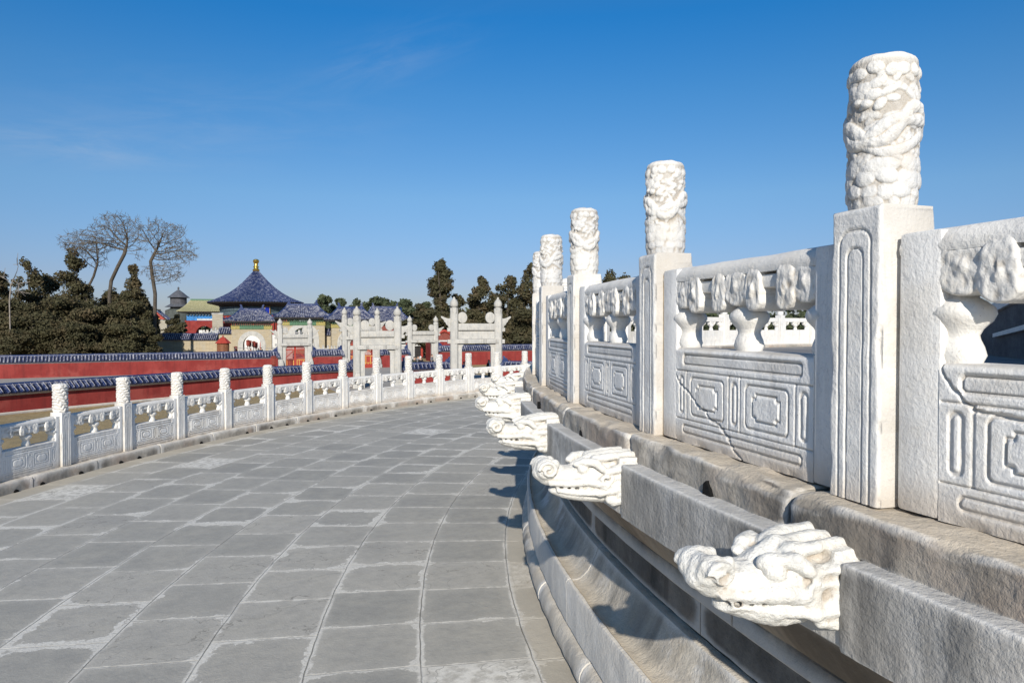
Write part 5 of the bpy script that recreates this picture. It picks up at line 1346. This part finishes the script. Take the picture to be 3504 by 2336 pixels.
# dark far wood behind everything, one mass
B=[]
rg=random.Random(5)
for i in range(74):
    px=-250+i*38; d=rg.uniform(225,300)
    if 560<px<1080 and False: continue
    q=spot(px,d); h=hgt(rg.uniform(1034,1062) if px>1060 else rg.uniform(1078,1092),d); B.append(((q.x,q.y,G+h*.45),(4.5,4.5,h*.55),1))
for i in range(16):
    px=2300+i*80; d=rg.uniform(150,190); q=spot(px,d); h=hgt(rg.uniform(1010,1060),d); B.append(((q.x,q.y,G+h*.45),(6,6,h*.55),1.6))
for i in range(14):
    q=spot(-1500+i*105,rg.uniform(120,160)); h=rg.uniform(9,13); B.append(((q.x,q.y,G+h*.45),(6,6,h*.55),1.6))
o=obj('far_wood',leaf_cloud(B,38000,.62,77),M['leaf_far']); o.name='far_wood'
tag(o,'dark band of woodland closing the horizon behind the temple halls','woodland',kind='stuff')

# bare trees: trunk and limbs grow towards points scattered through the crown
def bare_tree(h,crown,seed,trunk,npts,step,r_tip,r0,kill=1.5,infl=5.):
    """crown: list of (centre, radii) in metres; trunk: polyline up to the fork"""
    rs=np.random.default_rng(seed); A=[]
    tot=sum(r[0]*r[1]*r[2] for _,r in crown)
    for c,r in crown:
        k=int(npts*r[0]*r[1]*r[2]/tot); d=rs.normal(size=(k,3)); d/=np.linalg.norm(d,axis=1)[:,None]; A.append(np.array(c)+d*np.array(r)*(rs.random(k)**.42)[:,None])
    A=np.concatenate(A); N=[np.array(p,float) for p in trunk]; par=[-1]+list(range(len(trunk)-1))
    # resample the trunk finely
    P=[N[0]]; pp=[-1]
    for a,b in zip(N[:-1],N[1:]):
        k=max(1,int(np.linalg.norm(b-a)/step))
        for i in range(1,k+1): P.append(a+(b-a)*i/k); pp.append(len(P)-2)
    N=P; par=pp; start=int(len(N)*.55); alive=np.ones(len(A),bool); near=np.full(len(A),-1); nd=np.full(len(A),1e9)
    X=np.array(N)
    for i in range(start,len(N)):
        dd=np.linalg.norm(A-X[i],axis=1); m=dd<nd; near[m]=i; nd[m]=dd[m]
    seen=set()
    for it in range(500):
        act=alive&(nd<2.2)
        if not act.any():
            if not alive.any(): break
            j=np.argmin(np.where(alive,nd,1e9)); act=np.zeros(len(A),bool); act[j]=True
        g={}
        for i in np.nonzero(act)[0]:
            v=A[i]-N[near[i]]; l=np.linalg.norm(v)+1e-9; g.setdefault(near[i],[]).append(v/l)
        new=[]
        for k,vs in g.items():
            v=np.sum(vs,0)+rs.normal(scale=.75,size=3); l=np.linalg.norm(v)
            if l<1e-3: continue
            if par[k]>=0: v=v/l+.35*(N[k]-N[par[k]])/step; v/=np.linalg.norm(v)
            else: v/=l
            q=N[k]+v*step; key=(k,tuple(np.round(q/(step*.5)).astype(int)))
            if key in seen: continue
            seen.add(key); N.append(q); par.append(k); new.append(len(N)-1)
        if not new: break
        for j in new:
            dd=np.linalg.norm(A-N[j],axis=1); m=dd<nd; near[m]=j; nd[m]=dd[m]
        alive&=nd>kill
        if len(N)>15000: break
    n=len(N); ch=[[] for _ in range(n)]
    for i in range(n):
        if par[i]>=0: ch[par[i]].append(i)
    rad=np.zeros(n)
    for i in range(n-1,-1,-1):
        rad[i]=r_tip if not ch[i] else (sum(rad[j]**2.15 for j in ch[i]))**(1/2.15)
    s=r0/rad[0]; rad=np.maximum(r_tip,rad*min(1.,s)); 
    m=MB(); tw=MB()
    # chains
    done=set()
    stack=[0]
    while stack:
        s0=stack.pop(); 
        for c in sorted(ch[s0],key=lambda j:-rad[j]):
            chain=[s0,c]
            while ch[chain[-1]]:
                nx=max(ch[chain[-1]],key=lambda j:rad[j]); stack_add=[j for j in ch[chain[-1]] if j!=nx]
                for j in stack_add: done.add((chain[-1],j))
                chain.append(nx)
            for i in chain[1:-1]:
                if len(ch[i])>1: stack.append(('x',i,max(ch[i],key=lambda j:rad[j]))) if False else None
            rr_=[min(rad[i],rad[chain[1]]*1.05) for i in chain]
            big=[i for i in range(len(chain)) if rr_[i]>.05]
            k=len(big)
            if k>1: m.tube([N[i] for i in chain[:k]],rr_[:k],7 if rr_[0]>.1 else 5,cap=False)
            if len(chain)-max(k-1,0)>1: tw.tube([N[i] for i in chain[max(k-1,0):]],rr_[max(k-1,0):],3,cap=False)
            # branch off along the chain
            for i in chain[1:-1]:
                nx=chain[chain.index(i)+1]
                for j in ch[i]:
                    if j!=nx: stack.append((i,j))
        while stack and isinstance(stack[-1],tuple):
            a,b=stack.pop(); chain=[a,b]
            while ch[chain[-1]]:
                nx=max(ch[chain[-1]],key=lambda j:rad[j])
                for j in ch[chain[-1]]:
                    if j!=nx: stack.insert(0,(chain[-1],j))
                chain.append(nx)
            rr_=[min(rad[i],rad[b]*1.05) for i in chain]; k=len([i for i in range(len(chain)) if rr_[i]>.05])
            if k>1: m.tube([N[i] for i in chain[:k]],rr_[:k],6 if rr_[0]>.1 else 5,cap=False)
            if len(chain)-max(k-1,0)>1: tw.tube([N[i] for i in chain[max(k-1,0):]],rr_[max(k-1,0):],3,cap=False)
    # last fine twigs
    tips=[i for i in range(n) if not ch[i]]
    for i in tips:
        p=Vector(N[i]); d=Vector(N[i]-N[par[i]]).normalized() if par[i]>=0 else Vector((0,0,1))
        for q in range(4):
            v=(d+Vector(rs.normal(scale=.75,size=3))).normalized()*step*rs.uniform(1.0,2.6); tw.tube([p,p+v*.55+Vector((0,0,-.03)),p+v+Vector((0,0,-.12*step))],[r_tip*.9,r_tip*.75,r_tip*.5],3,cap=False)
    return m,tw
def put_bare(px,d,seed,label,trunk_px,crown_px,npts,r0,bark='bark',tw='twig',tip=.024,step=.36,kill=.52):
    """trunk_px: rows/columns of the trunk line; crown_px: crown lobes (column, row, half width, half height) at that distance"""
    p=spot(px,d); k=d/FPX; X=lambda c:(c-px)*k*math.cos(YAW); Y=lambda c:-(c-px)*k*math.sin(YAW)
    tr=[(X(c),Y(c)+((i%3)-1)*.25,hgt(r,d)) for i,(c,r) in enumerate(trunk_px)]; tr[0]=(tr[0][0],tr[0][1],0.)
    cr=[((X(c),Y(c)+o,hgt(r,d)),(a*k,max(1.6,a*k*.85),b_*k)) for c,r,a,b_,o in crown_px]
    m,t2=bare_tree(0,cr,seed,tr,npts,step,tip,r0,kill); t=thing('bare_tree',label,'tree',p,0,'leafless trees behind the long red wall')
    obj('trunk',m.mesh('trunk',smooth=True,angle=0),M[bark],t)
    if t2.n: obj('twigs',t2.mesh('twigs'),M[tw],t)
    return t
put_bare(378,103,3,'tall leafless tree with a forked trunk rising out of the dark clump',[(378,1215),(376,1010),(382,960),(405,915),(428,870),(436,840)],[(405,770,70,42,0),(350,815,80,50,.8),(430,800,60,55,-.6),(285,830,75,40,0),(470,840,35,40,.5)],3600,.25)
put_bare(528,100,14,'leafless tree with a dark upright trunk, right of the dark clump',[(528,1215),(532,1005),(522,940),(518,895),(535,860)],[(555,800,80,50,0),(600,855,75,45,.6),(500,800,45,42,-.5),(560,930,70,40,.4),(640,870,40,30,0)],3400,.25)
put_bare(300,106,23,'thin slanting leafless tree between the tallest cypress and the forked one',[(285,1215),(300,990),(322,945),(338,900)],[(330,860,45,60,0),(270,850,40,35,.4)],900,.17)
put_bare(36,89,31,'pale dead branching snag near the left edge',[(38,1215),(34,1030),(38,975),(62,930)],[(70,905,30,22,0),(15,960,35,22,.3),(80,985,30,18,0)],60,.20,'bark_dead','bark_dead',.045,.7,1.4)
# ---------------------------------------------------------------- people (far off, between the walls)
def skin_mesh(verts,edges,radii,sub=1,name='body'):
    me=bpy.data.meshes.new(name); me.from_pydata(verts,edges,[]); o=bpy.data.objects.new('tmp',me); COL.objects.link(o)
    sk=o.modifiers.new('k','SKIN'); sk.use_smooth_shade=True
    for i,r in enumerate(radii): me.skin_vertices[0].data[i].radius=(r,r) if not hasattr(r,'__len__') else r
    me.skin_vertices[0].data[0].use_root=True
    sb=o.modifiers.new('s','SUBSURF'); sb.levels=sub; sb.render_levels=sub
    out=bpy.data.meshes.new_from_object(o.evaluated_get(bpy.context.evaluated_depsgraph_get())); out.name=name
    bpy.data.objects.remove(o); bpy.data.meshes.remove(me); return out
def person(loc,rz,label,top,legs,hood=None,pose='stand',h=1.7,hairlong=False,scarf=None):
    t=thing('person',label,'person',loc,rz,'visitors between the red walls'); k=h/1.7
    # joints: 0 pelvis 1 waist 2 chest 3 neck base 4 neck 5 head low 6 head mid 7 head top
    V=[(0,0,.93),(0,0,1.06),(0,.01,1.27),(0,.0,1.41),(0,-.01,1.47),(0,-.03,1.53),(0,-.03,1.60),(0,-.02,1.67)]
    Rr=[(.15,.11),(.135,.10),(.16,.105),(.085,.07),(.055,.055),(.07,.082),(.078,.098),(.055,.07)]
    E_=[(i,i+1) for i in range(7)]
    step=.10
    hands=[]
    for s in (-1,1):
        b=len(V); V+=[(s*.09,0,.88),(s*.10,-.02+step*s*.4,.50),(s*.10,step*s,.09),(s*.11,step*s-.14,.035)]; Rr+=[.085,.060,.040,.034]; E_+=[(0,b),(b,b+1),(b+1,b+2),(b+2,b+3)]
        b=len(V)
        if pose=='phone' and s>0: A=[(s*.17,0,1.38),(s*.24,-.05,1.13),(s*.13,-.16,1.33),(s*.10,-.15,1.46)]
        elif pose=='photo': A=[(s*.17,0,1.38),(s*.25,-.08,1.14),(s*.13,-.28,1.30),(s*.07,-.34,1.40)]
        elif pose=='hips': A=[(s*.17,0,1.38),(s*.30,.04,1.13),(s*.19,-.08,1.00),(s*.15,-.12,.98)]
        else: A=[(s*.17,0,1.38),(s*.23,.02,1.12),(s*.25,-.05,.88),(s*.25,-.07,.80)]
        V+=A; Rr+=[.058,.044,.032,.030]; E_+=[(3,b),(b,b+1),(b+1,b+2),(b+2,b+3)]
        # palm end -> four unequal fingers and a thumb
        w=Vector(A[3]); d=(w-Vector(A[2])).normalized(); sd=d.cross(Vector((0,1,0)) if abs(d.y)<.8 else Vector((1,0,0))).normalized()
        for q,L in enumerate((.070,.080,.074,.058)):
            o_=sd*(q-1.5)*.020; n=len(V); a=w+d*.045+o_; V+=[tuple(a),tuple(a+d*L*.55+Vector((0,-.008,0))),tuple(a+d*L+Vector((0,-.024,0)))]; Rr+=[.0105,.0095,.008]; E_+=[(b+3,n),(n,n+1),(n+1,n+2)]
        n=len(V); a=w+sd*.035+d*.01; V+=[tuple(a),tuple(a+sd*.02+d*.045)]; Rr+=[.012,.009]; E_+=[(b+3,n),(n,n+1)]
    V=[(x*k,y*k,z*k) for x,y,z in V]; Rr=[((r[0]*k,r[1]*k) if hasattr(r,'__len__') else r*k) for r in Rr]
    body=skin_mesh(V,E_,Rr,1); 
    bo=obj('body',body,M['skin'],t)
    # face
    m=MB(); m.prism([(-.012,0),(.012,0),(.004,.045),(-.004,.045)],-.155,-.12,'y',Matrix.Translation((0,0,1.575))); me=m.mesh('face')
    for s in (-1,1): m.ell((s*.076,-.02,1.60),(.012,.02,.03),8,6)
    m.ell((0,-.118,1.553),(.022,.01,.007),8,5)
    m.v=[(x*k,y*k,z*k) for x,y,z in m.v]; obj('face',fixn(m.mesh('face',smooth=True)),M['skin'],bo)
    m=MB()
    for s in (-1,1): m.ell((s*.030,-.122,1.610),(.012,.006,.007),8,5)
    m.v=[(x*k,y*k,z*k) for x,y,z in m.v]; obj('eyes',fixn(m.mesh('eyes')),M['hair'],bo)
    # hair or hood
    m=MB()
    m.ell((0,.012,1.635),(.092,.112,.085),14,10); 
    if hairlong: m.ell((0,.055,1.52),(.085,.055,.16),12,8)
    if hood:
        m=MB(); m.ell((0,.02,1.625),(.105,.118,.115),14,10); m.ell((0,.05,1.50),(.10,.07,.09),12,8)
    m.v=[(x*k,y*k,z*k) for x,y,z in m.v]; obj('hood' if hood else 'hair',m.mesh('hair',smooth=True),M[hood] if hood else M['hair'],t)
    # clothes follow the same skeleton, a little fuller; cut to the garment
    def garment(nm,keep,add,mat):
        idx=[i for i in range(len(V)) if keep(i)]; mp={v:i for i,v in enumerate(idx)}
        ee=[(mp[a],mp[b]) for a,b in E_ if a in mp and b in mp]
        rr_=[((Rr[i][0]+add,Rr[i][1]+add) if hasattr(Rr[i],'__len__') else Rr[i]+add) for i in idx]
        obj(nm,skin_mesh([V[i] for i in idx],ee,rr_,1,nm),mat,t)
    arm0=[12,13,14]; n2=8+4+4+14; 
    # indices: trunk 0-7; left leg 8-11, left arm 12-15, fingers 16-29; right leg 30-33, right arm 34-37
    garment('jacket',lambda i:i in (0,1,2,3,12,13,14,34,35,36),.022*k,M[top])
    garment('trousers',lambda i:i in (0,8,9,10,30,31,32),.018*k,M[legs])
    m=MB()
    for b in (11,33):
        x,y,z=V[b]; m.ell((x,y+.05*k,z+.01),(.05*k,.13*k,.045*k),10,6)
    obj('shoes',m.mesh('shoes',smooth=True),M['cloth_black'],t)
    if scarf:
        m=MB(); m.prism([(-.05,.98),(.03,.98),(.06,1.40),(-.06,1.40)],-.165,-.10,'y'); m.v=[(x*k,y*k,z*k) for x,y,z in m.v]; obj('open_shirt',fixn(m.mesh('open_shirt')),M[scarf],t)
    return t
person(spot(1673,68.5),.35,'person in black with an open pale shirt front, hand raised, in the tallest gate','cloth_black','cloth_black',pose='phone',hairlong=True,scarf='cloth_white')
person(spot(1588,65),PI-.2,'person in a blue coat just inside the left post of the tallest gate','cloth_blue','cloth_black')
person(spot(1405,76),-.2,'person in dark coat, leftmost of the group before the open gate','cloth_black','cloth_black')
person(spot(1418,75),.4,'person in olive jacket, second of the group before the open gate','cloth_olive','cloth_black')
person(spot(1431,78),-.5,'person in grey jacket in the middle of the group before the open gate','cloth_grey','cloth_black')
person(spot(1439,74),.1,'person with a white hood in the group before the open gate','cloth_black','cloth_grey',hood='cloth_white',h=1.78)
person(spot(1478,82),.8,'person standing in the shade of the open gate, at its right side','cloth_grey','cloth_black')
person(spot(1744,69.5),-.9,'person whose head shows over the wall right of the tallest gate','cloth_olive','cloth_black')
person(spot(893,106),PI,'person in black standing in the left brick arch','cloth_black','cloth_black',h=1.75)
person(spot(884,104),.3,'person in white under the lamps of the left arch','cloth_white','cloth_black')
person(spot(858,103),-.3,'person in dark red light at the left arch, behind the lamps','cloth_grey','cloth_black')
for i,(px,d,c,l) in enumerate([(683,160,'cloth_black','person in black at the left of the round doorway'),(690,161,'cloth_white','person in white in the round doorway'),(697,159,'cloth_olive','person in olive in the round doorway'),(706,160,'cloth_grey','person in grey at the right of the round doorway')]):
    p=spot(px,d); p.z=CAM.z+(1114-1138)/FPX*d-1.0
    person(p,.3*i,l,c,'cloth_black')
# ---------------------------------------------------------------- daylight and camera
SUN_HEAD=R_(23.5); SUN_EL=R_(25.)          # light travels towards this heading (from north, clockwise)
w=bpy.data.worlds.new('World'); S.world=w; w.use_nodes=True; t=NT(w.node_tree)
bg=[n for n in t.N if n.type=='BACKGROUND'][0]
sky=t.new('ShaderNodeTexSky'); sky.sky_type='NISHITA'; sky.sun_disc=False; sky.sun_elevation=SUN_EL
sky.sun_rotation=SUN_HEAD+PI; sky.air_density=1.0; sky.dust_density=.35; sky.ozone_density=2.6; sky.altitude=50
x=t.xyz(t.coord('Generated'))
el=t.m('MAXIMUM',x[2],0)
# tint by height, unseen zenith neutralised for less blue ambient, thin high cloud wisps
cr=t.new('ShaderNodeValToRGB'); t.L.new(el,cr.inputs[0]); e_=cr.color_ramp.elements
for i,(q,col) in enumerate([(0.,(.47,.50,.71)),(.063,(.48,.53,.76)),(.172,(.50,.69,.86)),(.30,(.29,.70,.98)),(.39,(.125,.68,1.08)),(.6,(.5,.8,1.02)),(1.,(.85,.92,.96))]):
    k=e_[i] if i<2 else e_.new(q)
    k.position=q; k.color=(*[v/1.2 for v in col],1)
c=cr.outputs[0]
skyc=t.mix(1.,sky.outputs[0],c,'MULTIPLY')
cv=t.coord('Generated')
def wisp(d,a,b_,rot):
    # soft streak of high cloud about one direction of the sky
    d=Vector(d).normalized(); r=Vector((d.y,-d.x,0)).normalized(); u=d.cross(r)*-1; r2=r*math.cos(rot)+u*math.sin(rot); u2=u*math.cos(rot)-r*math.sin(rot)
    def dot(v):
        n=t.new('ShaderNodeVectorMath',operation='DOT_PRODUCT'); t.L.new(cv,n.inputs[0]); n.inputs[1].default_value=tuple(v); return n.outputs['Value']
    q=t.m('ADD',t.m('POWER',t.m('ABSOLUTE',t.m('DIVIDE',dot(r2),a)),2.),t.m('POWER',t.m('ABSOLUTE',t.m('DIVIDE',dot(u2),b_)),2.))
    return t.m('MULTIPLY',t.m('MULTIPLY',t.m('POWER',2.718,t.m('MULTIPLY',q,-1)),t.m('GREATER_THAN',dot(d),0)),t.ramp(t.noise(t.comb(t.m('MULTIPLY',dot(r2),7),t.m('MULTIPLY',dot(u2),34),0),1.,6,.65,.5),.32,.72))
cl=t.m('ADD',t.m('MULTIPLY',wisp((-.123,.970,.2096),.11,.022,.02),.9),t.m('ADD',t.m('MULTIPLY',wisp((.22,.9135,.342),.10,.03,.35),.45),t.m('MULTIPLY',wisp((.0,.96,.25),.20,.05,.1),.35)))
skyc=t.mix(t.m('MULTIPLY',cl,.30),skyc,(3.6,4.1,4.8))
t.L.new(skyc,bg.inputs['Color']); bg.inputs['Strength'].default_value=.138
sl=bpy.data.lights.new('sun','SUN'); sl.energy=5.5; sl.angle=R_(.55); sl.color=(1.,.93,.825)
so=bpy.data.objects.new('sun',sl); link(so)
d=Vector((math.sin(SUN_HEAD)*math.cos(SUN_EL),math.cos(SUN_HEAD)*math.cos(SUN_EL),-math.sin(SUN_EL)))
so.rotation_euler=d.to_track_quat('-Z','Y').to_euler(); so.location=(-30,-40,30)
cam=bpy.data.cameras.new('camera'); co=bpy.data.objects.new('camera',cam); link(co); S.camera=co
cam.sensor_width=36; cam.lens=FPX/3504*36; cam.clip_start=.05; cam.clip_end=9000
co.location=CAM; co.rotation_euler=(PI/2+PITCH,0,-YAW)
S.view_settings.view_transform='Standard'; S.view_settings.look='None'; S.view_settings.exposure=0; S.view_settings.gamma=1
S.render.resolution_x=1024; S.render.resolution_y=682
try: S.cycles.max_bounces=6; S.cycles.use_denoising=True
except Exception: pass
